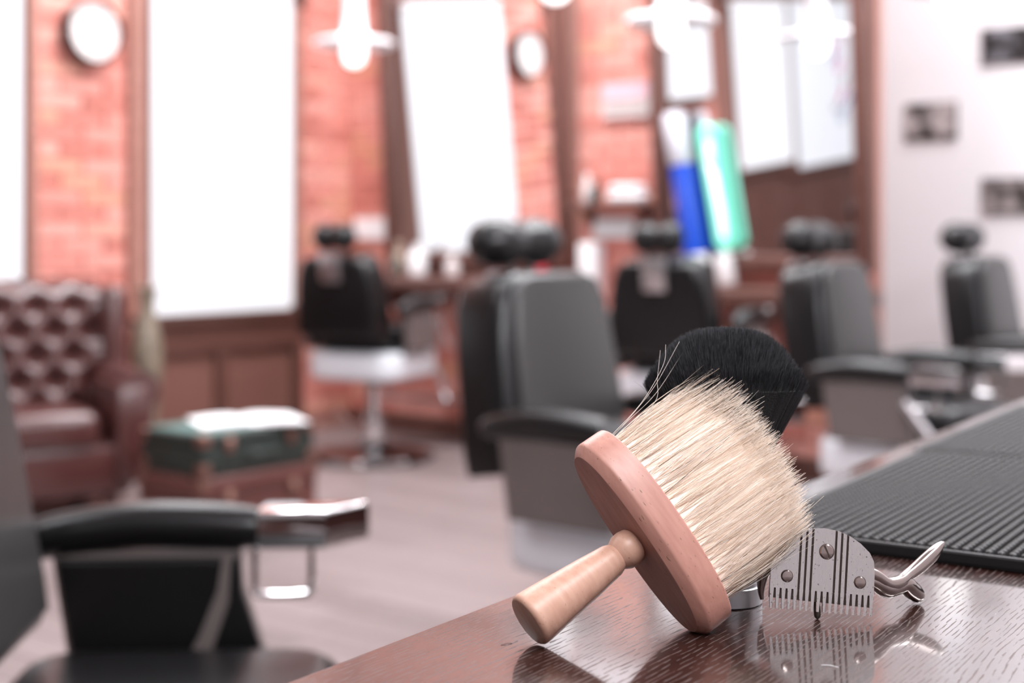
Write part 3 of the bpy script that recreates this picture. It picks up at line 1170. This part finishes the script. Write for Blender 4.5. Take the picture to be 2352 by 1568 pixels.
# ------------------------------------------------------------------ sofa, trunks, vase
def sofa():
    fx = Vector((.487, -.873, 0))
    rz = math.atan2(fx.y, fx.x)
    wd_, dp = 1.05, .78
    right = Vector((-1.885, 6.42, 0))            # back right corner on the floor
    left_dir = Vector((-.873, -.487, 0))
    t = empty('sofa', right + left_dir * wd_ / 2, rz, 'tufted oxblood leather sofa standing under the wall clock', 'sofa')
    # local: x forward, y = toward the right end (+y?)
    sgn = -1 if (Matrix.Rotation(rz, 4, 'Z') @ Vector((0, 1, 0))).dot(left_dir) > 0 else 1
    hw = wd_ / 2
    bm = B()
    box(bm, (dp / 2, 0, .19), (dp - .06, wd_ - .04, .20), .02, 2)
    obj('base', bm, M['leather'], t)
    for k in (-1, 1):
        bm = B()
        box(bm, (.50, k * (hw - .14) / 2, .35), (.54, hw - .15, .16), .05, 4)
        obj('seat_cushion', bm, M['leather'], t, 60)
    # tufted back: displaced grid
    ny, nz = 76, 48
    y0, y1, z0, z1 = -hw + .02, hw - .02, .36, .92
    dy, dz = .155, .115
    bm = B()
    g = []
    btn = []
    for r in range(0, 6):
        zz = z0 + .04 + r * dz * .93
        k0 = 0 if r % 2 else dy / 2
        yy = y0 + k0 + .04
        while yy < y1:
            btn.append((yy, zz))
            yy += dy
    bt = np.array(btn)
    for j in range(nz + 1):
        row = []
        for i in range(ny + 1):
            y, z_ = y0 + (y1 - y0) * i / ny, z0 + (z1 - z0) * j / nz
            d = np.sqrt((bt[:, 0] - y) ** 2 + (bt[:, 1] - z_) ** 2)
            ds = np.sort(d)[:2]
            puff = 1 - math.exp(-(ds[0] / .042) ** 1.6)
            crease = 1 - math.exp(-((ds[1] - ds[0]) / .02) ** 2) * .0
            top = max(0, (z_ - (z1 - .07)) / .07)
            x = .185 + .078 * puff * crease - .09 * top ** 2 - .06 * (z_ - z0) / (z1 - z0)
            row.append(bm.verts.new((x, y, z_ + .02 * top)))
        g.append(row)
    for j in range(nz):
        for i in range(ny):
            bm.faces.new((g[j][i], g[j][i + 1], g[j + 1][i + 1], g[j + 1][i]))
    # close behind
    bk = [[bm.verts.new((0, y, z_)) for y in (y0, y1)] for z_ in (z0, z1)]
    bm.faces.new([g[0][i] for i in range(ny + 1)] + [bk[0][1], bk[0][0]])
    bm.faces.new([g[nz][i] for i in range(ny + 1)] + [bk[1][1], bk[1][0]])
    bm.faces.new([g[j][0] for j in range(nz + 1)] + [bk[1][0], bk[0][0]])
    bm.faces.new([g[j][ny] for j in range(nz + 1)] + [bk[1][1], bk[0][1]])
    bm.faces.new((bk[0][0], bk[0][1], bk[1][1], bk[1][0]))
    back = obj('backrest', bm, M['leather'], t, 80)
    first = None
    for y, z_ in btn:
        if z_ > z1 - .06: continue
        if first is None:
            bm = B()
            bmesh.ops.create_uvsphere(bm, u_segments=8, v_segments=5, radius=.013)
            first = obj('button', bm, M['clockrim'], back)
            q = first
        else:
            q = link_copy(first, back)
        q.location = (.190 - .06 * (z_ - z0) / (z1 - z0), y, z_)
    bm = B()
    box(bm, (.09, 0, .24), (.18, wd_ - .04, .3), .02, 2)
    obj('back_base', bm, M['leather'], t)
    # wings and rolled arms
    for k in (-1, 1):
        bm = B()
        box(bm, (.14, k * (hw + .03), .60), (.26, .10, .62), .04, 3)
        obj('wing', bm, M['leather'], t, 60)
        bm = B()
        box(bm, (.46, k * (hw - .01), .33), (.62, .15, .40), .02, 2)
        tube(bm, [(.10, k * (hw + .015), .50), (.74, k * (hw + .015), .50)], .082, 18)
        obj('arm', bm, M['leather'], t, 40)
    for xx in (.08, dp - .1):
        for k in (-1, 1):
            bm = B()
            lathe(bm, [(.02, 0), (.03, .02), (.034, .06), (.028, .095)], 14, Matrix.Translation((xx, k * (hw - .09), 0)))
            obj('foot', bm, M['trim'], t)
    return t


sofa()


def trunk(name, loc, rz, sx, sy, h, body, lid, label, metal='brass'):
    t = empty(name, loc, rz, label, 'trunk')
    hl = h * .30
    bm = B()
    box(bm, (0, 0, (h - hl) / 2), (sx, sy, h - hl - .003), .008, 2)
    obj('body', bm, M[body], t)
    bm = B()
    box(bm, (0, 0, h - hl / 2), (sx + .006, sy + .006, hl), .012, 3)
    l = obj('lid', bm, M[body], t)
    bm = B()
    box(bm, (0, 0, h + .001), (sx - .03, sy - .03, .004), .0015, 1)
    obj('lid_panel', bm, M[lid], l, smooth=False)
    for a in (-1, 1):
        for b in (-1, 1):
            for zz, par in ((h - .022, l), (.025, t)):
                bm = B()
                box(bm, (a * (sx / 2 - .016), b * (sy / 2 - .016), zz), (.046, .046, .046), .010, 2)
                obj('corner_cap', bm, M[metal], par)
    for yy in (-.28, .28):
        bm = B()
        box(bm, (sx / 2 + .008, yy * sy, h - hl), (.012, .04, .055), .004, 1)
        box(bm, (sx / 2 + .014, yy * sy, h - hl - .005), (.012, .022, .03), .004, 1)
        obj('latch', bm, M[metal], t)
    bm = B()
    tube(bm, smooth_path([(sx / 2, -.07, h * .5), (sx / 2 + .03, -.05, h * .5 - .006), (sx / 2 + .03, .05, h * .5 - .006), (sx / 2, .07, h * .5)], 4), .008, 8)
    obj('carry_handle', bm, M[body], t)
    return t


# long latch side faces the counter, one vertical edge towards the camera
TR = ROT_BACK
tl = Vector((-1.057, 5.316, 0))
trunk('brown_trunk', tl, TR, .36, .55, .274, 'trunk_brown', 'trunk_brown', 'brown leather trunk on the floor under the green trunk')
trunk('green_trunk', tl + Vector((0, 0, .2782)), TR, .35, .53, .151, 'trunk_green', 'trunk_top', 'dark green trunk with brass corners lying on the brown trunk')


def magazine(loc, rz, label):
    t = empty('magazine', loc, rz, label, 'magazine')
    for sx in (-1, 1):
        bm = B()
        n = 8
        top = []
        for i in range(n + 1):
            x = sx * .2 * i / n
            zz = .004 + .010 * math.sin(PI * (i / n) ** .7) * (1 - .3 * i / n)
            top.append((x, zz))
        rows = [[bm.verts.new((x, y, zz)) for y in (-.15, .15)] for x, zz in top] 
        low = [[bm.verts.new((x, y, .001)) for y in (-.15, .15)] for x, zz in top]
        for i in range(n):
            bm.faces.new((rows[i][0], rows[i + 1][0], rows[i + 1][1], rows[i][1]))
            bm.faces.new((low[i][0], low[i + 1][0], low[i + 1][1], low[i][1]))
            bm.faces.new((rows[i][0], rows[i + 1][0], low[i + 1][0], low[i][0]))
            bm.faces.new((rows[i][1], rows[i + 1][1], low[i + 1][1], low[i][1]))
        bm.faces.new((rows[n][0], rows[n][1], low[n][1], low[n][0]))
        obj('page_block', bm, M['paper'], t, 50)
    return t


magazine(tl + Vector((.06, .05, .4325)), TR + 1.1, 'open white magazine lying on the green trunk lid')

bm = B()
lathe(bm, [(.055, 0), (.062, .02), (.045, .10), (.05, .28), (.072, .48), (.075, .58), (.06, .68), (.038, .76), (.038, .82), (.052, .88), (.048, .885)], 28)
o = obj('floor_vase', bm, M['stone'])
o.location = (-1.74, 6.78, 0)
tag(o, 'tall mottled stoneware vase standing behind the sofa arm beside the window', 'vase')


bm = B()
lathe(bm, [(.085, 0), (.09, .005), (.115, .33), (.119, .335), (.112, .335), (.087, .02)], 28)
o = obj('waste_bin', bm, M['white'])
o.location = on_back(1.13, .15, 0)
tag(o, 'white waste bin on the floor under the mirror shelf beside the corner chair', 'bin')

# ------------------------------------------------------------------ counter
def counter():
    t = empty('counter', EDGE0, CROT, 'dark wood-grain counter in the foreground carrying the brushes and clipper', 'counter')
    bm = B()
    box(bm, (1.0, -.385, CT - .019), (4.6, .77, .038), .0022, 2)
    obj('worktop', bm, M['counter'], t, smooth=False)
    for k in range(4):
        bm = B()
        box(bm, (-.9 + 1.25 * k, -.40, (CT - .038) / 2), (.04, .66, CT - .038), .003, 1)
        obj('support_panel', bm, M['trim'], t, smooth=False)
    bm = B()
    box(bm, (.975, -.70, .5), (3.7, .02, .76), .003, 1)
    obj('back_panel', bm, M['trim'], t, smooth=False)


counter()


def bar_mat(corner, rz, lx, ly, label):
    """corner = near left corner, local x along the counter, local -y across it"""
    t = empty('rubber_mat', (corner[0], corner[1], CT), rz, label, 'mat', 'ribbed black bar mats')
    h = .0095
    bm = B()
    box(bm, (lx / 2, -ly / 2, .0022), (lx, ly, .0040), .0015, 1)
    obj('sheet', bm, M['rubber'], t, smooth=False)
    bm = B()
    r = .0048
    for c, s in (((lx / 2, -r / 2, h / 2), (lx, r, h)), ((lx / 2, -ly + r / 2, h / 2), (lx, r, h)),
                 ((r / 2, -ly / 2, h / 2), (r, ly - 2 * r, h)), ((lx - r / 2, -ly / 2, h / 2), (r, ly - 2 * r, h))):
        box(bm, c, s, .0012, 1)
    obj('rim', bm, M['rubber'], t, smooth=False)
    # round studs
    pitch = .0078
    nx, ny = int((lx - .014) / pitch), int((ly - .014) / pitch)
    ox, oy = (lx - (nx - 1) * pitch) / 2, (ly - (ny - 1) * pitch) / 2
    n = 8
    ang = np.arange(n) * 2 * PI / n
    ring = [(.0030, .004), (.0026, .0094), (.0016, .0104)]
    base = np.concatenate([np.stack([r_ * np.cos(ang), r_ * np.sin(ang), np.full(n, z_)], 1) for r_, z_ in ring])
    fc = []
    for k in range(2):
        for i in range(n):
            fc.append((k * n + i, k * n + (i + 1) % n, (k + 1) * n + (i + 1) % n, (k + 1) * n + i))
    V, F = [], []
    cnt = 0
    for i in range(nx):
        for j in range(ny):
            V.append(base + np.array([ox + i * pitch, -oy - j * pitch, 0]))
            o_ = cnt * 3 * n
            F += [tuple(q + o_ for q in f) for f in fc] + [tuple(o_ + 2 * n + q for q in range(n))]
            cnt += 1
    me = bpy.data.meshes.new('studs')
    me.from_pydata(np.concatenate(V).tolist(), [], F)
    me.polygons.foreach_set('use_smooth', [True] * len(me.polygons))
    me.materials.append(M['rubber'])
    o = bpy.data.objects.new('studs', me)
    COL.objects.link(o)
    o.parent = t
    o['kind'] = 'stuff'
    return t


MR = math.radians(57.2)
mx_ = Vector((math.cos(MR), math.sin(MR), 0))
my_ = Vector((mx_.y, -mx_.x, 0))
c1 = Vector((.168, 1.045, 0))
bar_mat(c1, MR, .43, .32, 'black studded rubber mat nearest the clipper on the counter')
c2 = c1 + mx_ * .436 - my_ * .006
bar_mat(c2, MR, .43, .32, 'second black studded rubber mat, farther along the counter')


# ------------------------------------------------------------------ strands
def strands(name, paths, radii, tones, mat, parent):
    """paths (n, k, 3) -> three-sided tapering tubes, all joined in one mesh; tones one number per strand"""
    paths = np.asarray(paths, float)
    n, k, _ = paths.shape
    tan = np.gradient(paths, axis=1)
    tan /= np.linalg.norm(tan, axis=2, keepdims=True) + 1e-12
    ref = np.array([.31, .27, .91])
    nr = np.cross(tan, ref)
    nr /= np.linalg.norm(nr, axis=2, keepdims=True) + 1e-12
    bi = np.cross(tan, nr)
    rad = np.asarray(radii, float)
    if rad.ndim == 1: rad = np.repeat(rad[:, None], k, 1)
    taper = np.linspace(1, .35, k)[None, :] ** .6
    rad = (rad * taper)[..., None]
    V = np.stack([paths + rad * (nr * math.cos(a) + bi * math.sin(a)) for a in (0, 2 * PI / 3, 4 * PI / 3)], 2)   # n,k,3,3
    V = V.reshape(-1, 3)
    idx = np.arange(n * k * 3).reshape(n, k, 3)
    F = []
    for a in range(3):
        b = (a + 1) % 3
        F.append(np.stack([idx[:, :-1, a], idx[:, :-1, b], idx[:, 1:, b], idx[:, 1:, a]], -1).reshape(-1, 4))
    F = np.concatenate(F)
    me = bpy.data.meshes.new(name)
    me.vertices.add(len(V))
    me.vertices.foreach_set('co', V.ravel())
    me.loops.add(F.size)
    me.loops.foreach_set('vertex_index', F.ravel().astype(np.int32))
    me.polygons.add(len(F))
    me.polygons.foreach_set('loop_start', np.arange(0, F.size, 4, dtype=np.int32))
    me.polygons.foreach_set('use_smooth', np.ones(len(F), dtype=bool))
    at = me.attributes.new('tone', 'FLOAT', 'POINT')
    at.data.foreach_set('value', np.repeat(np.asarray(tones, float), k * 3))
    me.update(calc_edges=True)
    me.validate()
    me.materials.append(mat)
    o = bpy.data.objects.new(name, me)
    COL.objects.link(o)
    if parent: o.parent = parent
    o['kind'] = 'stuff'
    return o


# ------------------------------------------------------------------ neck duster
DC = Vector((.07971, .81047, .97575))
da = Vector((.54259, -.18949, -.81837))
db = Vector((-.79862, -.41835, -.43263))
dz_ = -db                                   # bristle direction
dx_ = da                                    # along the board, towards its lower end
dy_ = dz_.cross(dx_)                        # across the board


def duster():
    t = empty('neck_duster', (0, 0, 0), 0, 'wooden neck duster with cream bristles propped on its handle on the counter', 'brush')
    tipp = DC - dz_ * .1                       # it rests on the end of the handle and the lower end of the board
    t.matrix_world = Matrix.Translation(tipp) @ Matrix.Rotation(math.radians(1.5), 4, dy_ if dy_.y > 0 else -dy_).inverted() @ Matrix.Translation(-tipp) @ frame_mat(DC, dx_, dy_, dz_)
    L2, W2, h = .0634, .0255, .0112

    def ring(bm, s, z, n=64, pw=2.25, sl=None):
        out = []
        for k in range(n):
            a = 2 * PI * k / n
            c, s_ = math.cos(a), math.sin(a)
            x = math.copysign(abs(c) ** (2 / pw), c) * (L2 - (1 - s) * .026)
            y = math.copysign(abs(s_) ** (2 / pw), s_) * (W2 - (1 - s) * .026)
            out.append(bm.verts.new((x, y, z)))
        return out
    bm = B()
    levels = [(.60, -h), (.80, -h), (.815, -h + .0003), (.975, -h + .0045), (.995, -h + .0056), (1.0, -h + .007), (1.0, h - .0022), (.99, h - .0008), (.965, h - .0001), (.93, h), (.5, h)]
    rs = [ring(bm, s, z) for s, z in levels]
    for a, b in zip(rs, rs[1:]):
        n = len(a)
        for k in range(n):
            bm.faces.new((a[k], a[(k + 1) % n], b[(k + 1) % n], b[k]))
    bm.faces.new(rs[0][::-1])
    bm.faces.new(rs[-1])
    obj('board', bm, M['board'], t, 30)
    # turned handle along -z from the board's back
    L0 = h
    prof = [(.0050, -.009), (.0082, -.0105), (.0100, -.0125), (.0107, -.0165), (.0103, -.0205), (.0086, -.0238), (.0079, -.0250), (.0084, -.0258),
            (.0094, -.0285), (.0100, -.034), (.0114, -.045), (.0131, -.062), (.0147, -.078), (.0153, -.0855), (.0150, -.0875), (.0140, -.0888), (.0134, -.0890)]
    bm = B()
    lathe(bm, prof[::-1], 40)
    hd = obj('handle', bm, M['handle'], t, 50)
    # bristles: rows of tufts that splay
    rgx = rng
    n = 7200
    k = 7
    rows = 25
    cols = 7
    tu = rgx.integers(0, rows, n)
    tv = rgx.integers(0, cols, n)
    ux = (tu + .5) / rows * 2 - 1
    vy = (tv + .5) / cols * 2 - 1
    lim = np.sqrt(np.clip(1 - np.abs(ux) ** 2.4, 0, 1))
    rx = np.where(ux > 0, .0545, .0555) * ux + rgx.normal(0, .0007, n)
    ry = vy * lim * .0195 + rgx.normal(0, .0007, n)
    ln = .0735 - .0045 * ux + rgx.normal(0, .0026, n) + .006 * (1 - ux ** 2) + np.where(rgx.random(n) < .04, rgx.normal(0, .006, n), 0)
    tx = np.where(ux > 0, .050, .0545) * ux + rgx.normal(0, .0035, n) + .001
    ty = vy * lim * .026 + rgx.normal(0, .0032, n)
    tt = np.linspace(0, 1, k)[None, :]
    bend = rgx.normal(0, .0022, (n, 1))
    bend2 = rgx.normal(0, .0022, (n, 1))
    e = tt ** 1.25
    X = rx[:, None] * (1 - e) + tx[:, None] * e + bend * np.sin(PI * tt)
    Y = ry[:, None] * (1 - e) + ty[:, None] * e + bend2 * np.sin(PI * tt)
    Z = h - .001 + ln[:, None] * tt
    pth = np.stack([X, Y, Z], -1)
    tone = np.clip(rgx.beta(3.2, 2.0, n), .07, 1)
    tone[rgx.random(n) < .035] = .0
    rad = rgx.uniform(.00008, .00018, n)
    bold = rgx.random(n) < .06
    tone[bold] = 1.0
    rad[bold] = .00022
    strands('bristles', pth, rad, tone, M['cream'], t)
    # solid pale core added inside the bristles to brighten them
    bm = B()
    rr = []
    nn = 48
    for q in (0, .15, .35, .55, .75, .88):
        e_ = q ** 1.25
        zz = h - .0005 + .078 * q
        sc = 1 if q < .7 else (.95 if q < .8 else .72)
        rg = []
        for i in range(nn):
            a = 2 * PI * i / nn
            c, s_ = math.cos(a), math.sin(a)
            x = math.copysign(abs(c) ** .85, c) * (.0525 - .001 * e_) * sc + .001 * e_
            y = math.copysign(abs(s_) ** .85, s_) * (.0172 + .0052 * e_) * sc
            rg.append(bm.verts.new((x, y, zz)))
        rr.append(rg)
    for a, b in zip(rr, rr[1:]):
        for i in range(nn):
            bm.faces.new((a[i], a[(i + 1) % nn], b[(i + 1) % nn], b[i]))
    bm.faces.new(rr[0][::-1])
    bm.faces.new(rr[-1])
    obj('bristle_core', bm, M['creamcore'], t, 60)
    # stray long hairs at the upper end
    st = []
    for (x0, y0, pts) in ((-.056, -.004, [(-.060, .03), (-.067, .055), (-.0806, .0856)]),
                          (-.056, .002, [(-.059, .03), (-.063, .055), (-.074, .0855)]),
                          (-.054, .004, [(-.0586, .051), (-.070, .063), (-.083, .0757)]),
                          (-.057, -.006, [(-.063, .04), (-.074, .066), (-.0835, .0757)])):
        ctrl = [(x0, y0, h)] + [(a, y0, b) for a, b in pts]
        st.append(np.array(smooth_path(ctrl, 5)))
    strands('stray_hair', np.stack(st), np.full(len(st), .00017), np.full(len(st), .9), M['cream'], t)
    return t


duster()


# ------------------------------------------------------------------ black brush standing behind
def black_brush():
    t = empty('powder_brush', (.1316, .868, CT), 0, 'black domed brush standing upright on its aluminium base behind the duster', 'brush')
    # the head leans back a little above the upright base
    lean = Matrix.Translation((0, 0, .036)) @ Matrix.Rotation(math.radians(-4.2), 4, 'X') @ Matrix.Translation((0, 0, -.036))
    bm = B()
    lathe(bm, [(.0200, 0), (.0208, .0008), (.0208, .0112), (.0200, .0118), (.0190, .0122), (.0190, .0138), (.0200, .0142), (.0208, .0148), (.0208, .030), (.0195, .0312)], 48)
    obj('base', bm, M['alu'], t)
    bm = B()
    lathe(bm, [(.0185, .0305), (.0185, .0400), (.0178, .0405)], 40)
    obj('ferrule', bm, M['dark'], t)
    # core
    RC, RX, RY = .0175, .0500, .034
    z0, zr, ztop = .038, .132, .1665

    def flare(s): return np.maximum(0, (s - .34) / .66) ** 1.12
    bm = B()
    rings = []
    n = 40
    for i in range(15):
        s = i / 14
        zz = z0 + (zr - .004 - z0) * s
        rx = RC + (RX * .955 - RC) * flare(s)
        ry = RC + (RY * .955 - RC) * flare(s)
        rings.append([bm.verts.new((rx * math.cos(2 * PI * k / n), ry * math.sin(2 * PI * k / n), zz)) for k in range(n)])
    for rho in (.97, .93, .86, .75, .55, .3, .08):
        zz = ztop - .006 - (ztop - zr) * rho ** 3.0
        rings.append([bm.verts.new((rho * RX * .955 * math.cos(2 * PI * k / n), rho * RY * .955 * math.sin(2 * PI * k / n), zz)) for k in range(n)])
    for a, b in zip(rings, rings[1:]):
        for k in range(n):
            bm.faces.new((a[k], a[(k + 1) % n], b[(k + 1) % n], b[k]))
    bm.faces.new(rings[0][::-1])
    bm.faces.new(rings[-1])
    obj('bristle_core', bm, M['blackcore'], t, 60)
    N1, N2 = 13000, 24000
    k = 7
    for cnt, lo, hi, s0, jt, tl_, th in ((N1, .80, 1.0, 0.0, .0009, 0, .9), (N2, .0, .84, .88, .0006, .35, 1.0)):  # dome tips drawn paler, light on the top put into their tone
        a = rng.uniform(0, 2 * PI, cnt)
        rho = np.sqrt(rng.uniform(lo, hi, cnt)) * (1 + rng.normal(0, .006, cnt))
        zt = ztop - (ztop - zr) * np.clip(rho, 0, 1.1) ** 3.0 + rng.normal(0, .0007, cnt)
        kk = 10 if s0 == 0 else 4
        tt = (s0 + (1 - s0) * np.linspace(0, 1, kk))[None, :] * np.ones((cnt, 1))
        fl = flare(tt)
        X = rho[:, None] * (RC + (RX - RC) * fl) * np.cos(a)[:, None] + rng.normal(0, jt, (cnt, 1)) * tt ** 2
        Y = rho[:, None] * (RC + (RY - RC) * fl) * np.sin(a)[:, None] + rng.normal(0, jt, (cnt, 1)) * tt ** 2
        Z = z0 + (zt[:, None] - z0) * tt
        strands('bristles' if s0 == 0 else 'bristle_tips', np.stack([X, Y, Z], -1), rng.uniform(.00006, .00011, cnt), rng.uniform(tl_, th, cnt), M['blackhair'], t)
    # short flyaway hairs around the flare
    n = 260
    a = rng.uniform(0, 2 * PI, n)
    s = rng.uniform(.45, .95, n)
    r0x, r0y = RC + (RX - RC) * flare(s), RC + (RY - RC) * flare(s)
    p0 = np.stack([r0x * np.cos(a), r0y * np.sin(a), z0 + (zr - z0) * s], -1)
    d = np.stack([np.cos(a) * .55, np.sin(a) * .55, np.full(n, .8)], -1) + rng.normal(0, .18, (n, 3))
    ln = rng.uniform(.004, .013, n)
    pp = p0[:, None, :] + d[:, None, :] * ln[:, None, None] * np.linspace(0, 1, 4)[None, :, None]
    strands('stray_hair', pp, np.full(n, .00006), rng.uniform(0, 1, n), M['blackhair'], t)
    for ch in t.children:
        if ch.name.split('.')[0] in ('bristle_core', 'bristles', 'bristle_tips', 'stray_hair'):
            ch.matrix_basis = lean
    return t


black_brush()


# ------------------------------------------------------------------ clipper
def clipper():
    t = empty('hair_clipper', (0, 0, 0), 0, 'old steel hand clipper head with toothed comb plate and curved nickel handles', 'clipper')
    # plate frame: x right along the teeth, y up in the plate, z out of the plate (towards the viewer)
    roll = math.radians(-5.6)
    lean = math.radians(8.5)
    yaw = math.radians(3)
    R = Matrix.Rotation(yaw, 4, 'Z') @ Matrix.Rotation(-lean, 4, 'X') @ frame_mat((0, 0, 0), (1, 0, 0), (0, 0, 1), (0, -1, 0)) @ Matrix.Rotation(roll, 4, 'Z')
    # centre of the valley line: pixel (1885, 1359)
    C = Vector((.1795, .826, .9408))
    PM = Matrix.Translation(C) @ R
    t.matrix_world = PM
    pitch = .00344
    arc = [(.0305, 0), (.0305, .013), (.0297, .0195), (.0270, .0243), (.0215, .0290), (.0150, .0328), (.0080, .0352), (0, .0360)]
    arc = arc + [(-x, y) for x, y in arc[-2::-1]]

    def top(x):
        pts = sorted(arc[2:-2])
        x = max(min(x, pts[-1][0]), pts[0][0])
        for (xa, ya), (xb, yb) in zip(pts, pts[1:]):
            if xa <= x <= xb: return ya + (yb - ya) * (x - xa) / (xb - xa + 1e-12)
        return pts[-1][1]
    tip = -.0117
    teeth = [(i - 8.5) * pitch for i in range(18)]
    val = [(k - 8) * pitch for k in range(17)]
    cuts = [4, 5, 6, 10, 11, 12]

    def strip(x0, x1, ts, lo, hi, bev=.00025, left=False, right=False):
        ol = []
        # bottom, left to right, with teeth
        ol.append((x0, 0))
        for xt in ts:
            wb_, wt_ = .00118, .00058
            if xt == teeth[0] and left: ol[0] = (xt - .0013, .0); wl_ = .0013
            ol += [(xt - wb_, 0), (xt - wt_, tip), (xt + wt_, tip), (xt + wb_, 0)]
        ol.append((x1, 0))
        xs = [x for x, _ in arc if x0 < x < x1]
        ups = sorted(xs, reverse=True)
        if right:
            ol[-1] = (.0305, 0)
            tops = [(.0305, .013), (.0297, .0195)] + [(x, top(x)) for x in ups if x < .0296]
        else:
            tops = [(x1, top(x1))] + [(x, top(x)) for x in ups if x < x1 - 1e-5 and abs(x) < .0296]
        ol += tops
        if left:
            ol += [(-.0297, .0195), (-.0305, .013)]
            ol[0] = (-.0305, 0)
        else:
            ol.append((x0, top(x0)))
        # drop duplicates
        cl = []
        for p in ol:
            if not cl or (abs(p[0] - cl[-1][0]) + abs(p[1] - cl[-1][1])) > 2e-5: cl.append(p)
        bm = B()
        vs = [bm.verts.new((x, y, lo)) for x, y in cl]
        es = [bm.edges.new((vs[i], vs[(i + 1) % len(vs)])) for i in range(len(vs))]
        r = bmesh.ops.triangle_fill(bm, use_beauty=True, edges=es)
        fs = [f for f in bm.faces]
        r = bmesh.ops.extrude_face_region(bm, geom=fs)
        for v in r['geom']:
            if isinstance(v, bmesh.types.BMVert): v.co.z = hi
        return bm
    gw = .00066
    bounds = [-.0305] + [val[c] for c in cuts] + [.0305]
    for k in range(7):
        x0 = bounds[k] + (gw if k else 0)
        x1 = bounds[k + 1] - (gw if k < 6 else 0)
        ts = [x for x in teeth if bounds[k] - 1e-6 < x < bounds[k + 1] + 1e-6]
        bm = strip(x0, x1, ts, 0, .0016, left=(k == 0), right=(k == 6))
        obj('comb_plate' if k in (0, 3, 6) else 'plate_rib', bm, M['steel'], t, smooth=False)
    # dark under-plate
    bm = B()
    ol = [(-.0302, -.0058), (.0302, -.0070), (.0302, .013), (.0294, .0193)] + [(x, y - .0003) for x, y in arc[3:-3]] + [(-.0294, .0193), (-.0302, .013)]
    prism(bm, ol, -.0016, .0001)
    obj('cutter_plate', bm, M['steel_dark'], t, smooth=False)
    bm = B()
    for i in range(18):
        x = (i - 8.5) * pitch + .0009
        box(bm, (x, -.0075, -.0012), (.0011, .0055, .0008))
    obj('cutter_teeth', bm, M['steel_dark'], t, smooth=False)
    # body behind the plate
    bm = B()
    ol = [(-.026, .004), (.026, .004), (.026, .015), (.018, .026), (.007, .031), (-.007, .031), (-.018, .026), (-.026, .015)]
    prism(bm, ol, -.011, -.0016, None, .002, 2)
    obj('housing', bm, M['nickel'], t, smooth=False)
    # screws
    for x, y, r, slot in ((.0016, .0228, .0042, True), (-.0209, .0070, .0033, False), (.0221, .0070, .0033, False)):
        bm = B()
        lathe(bm, [(r, .0012), (r, .0019), (r * .86, .0024), (r * .5, .0027), (.0002, .0028)], 28, Matrix.Translation((x, y, 0)))
        s = obj('screw', bm, M['nickel'], t, 25)
        bm = B()
        lathe(bm, [(r + .0003, .0013), (r + .0003, .00175), (r - .0001, .00178)], 28, Matrix.Translation((x, y, 0)), caps=False)
        obj('screw_seat', bm, M['steel_dark'], s)
        if slot:
            bm = B()
            box(bm, (0, 0, .00265), (r * 1.75, .0010, .0006), mat=Matrix.Translation((x, y, 0)) @ Matrix.Rotation(math.radians(-62), 4, 'Z'))
            obj('screw_slot', bm, M['steel_dark'], s, smooth=False)
    inv = PM.inverted()

    def world_tube(name, pts, mat, n=12, flat=None):
        pth = smooth_path(pts, 6)
        bm = B()
        f = None
        if flat: f = ((inv.to_3x3() @ Vector(flat[0])).normalized(), flat[1])
        tube(bm, [inv @ Vector(p[:3]) for p in pth], [p[3] for p in pth], n, f)
        return obj(name, bm, mat, t, 60)
    # small round foot below the plate
    world_tube('foot_stud', [(.1775, .832, .9385, .0016), (.1777, .829, .932, .0019), (.1778, .8285, .928, .0021), (.1778, .828, .9255, .0018), (.1778, .828, .9242, .0007)], M['steel_dark'])
    # left shank end peeping out behind the plate
    world_tube('shank', [(.1535, .842, .951, .003), (.1490, .842, .947, .0035), (.1475, .842, .938, .0022), (.1480, .842, .932, .0012)], M['nickel'])
    # handles
    world_tube('handle', [(.2050, .836, .9500, .0048), (.2127, .838, .9460, .0056), (.2214, .842, .9403, .0054), (.2307, .848, .9403, .0044), (.2379, .855, .9427, .0040),
                          (.2464, .862, .9462, .0044), (.2567, .870, .9518, .0042), (.2638, .876, .9563, .0025), (.2666, .878, .9578, .0007)], M['nickel'], 14, ((0.35, .85, .3), .7))
    world_tube('handle', [(.2050, .836, .9460, .0040), (.2127, .838, .9435, .0045), (.2216, .843, .9382, .0056), (.2297, .849, .9375, .0050), (.2350, .853, .9385, .0056),
                          (.2395, .857, .9345, .0058), (.2440, .861, .9308, .0054), (.2470, .864, .9285, .0044), (.2482, .865, .9275, .0030)], M['nickel'], 14)
    return t


clipper()


# a few loose hair clippings on the worktop
def clipping(p0, p1, r, mat, label):
    bm = B()
    a, b = Vector(p0), Vector(p1)
    m_ = (a + b) / 2 + Vector((0, .0006, .0003))
    tube(bm, [a, m_, b], r, 6)
    o = obj('hair_clipping', bm, mat)
    tag(o, label, 'hair')


clipping((.1610, .7400, CT + .0002), (.1690, .7360, CT + .0002), .00018, M['paper'], 'pale hair clipping lying on the counter below the clipper')
clipping((-.0060, .776, CT + .0002), (.0000, .779, CT + .0002), .00015, M['dark'], 'dark hair clipping on the counter in front of the duster handle')

print('bricks', nb, nb2)
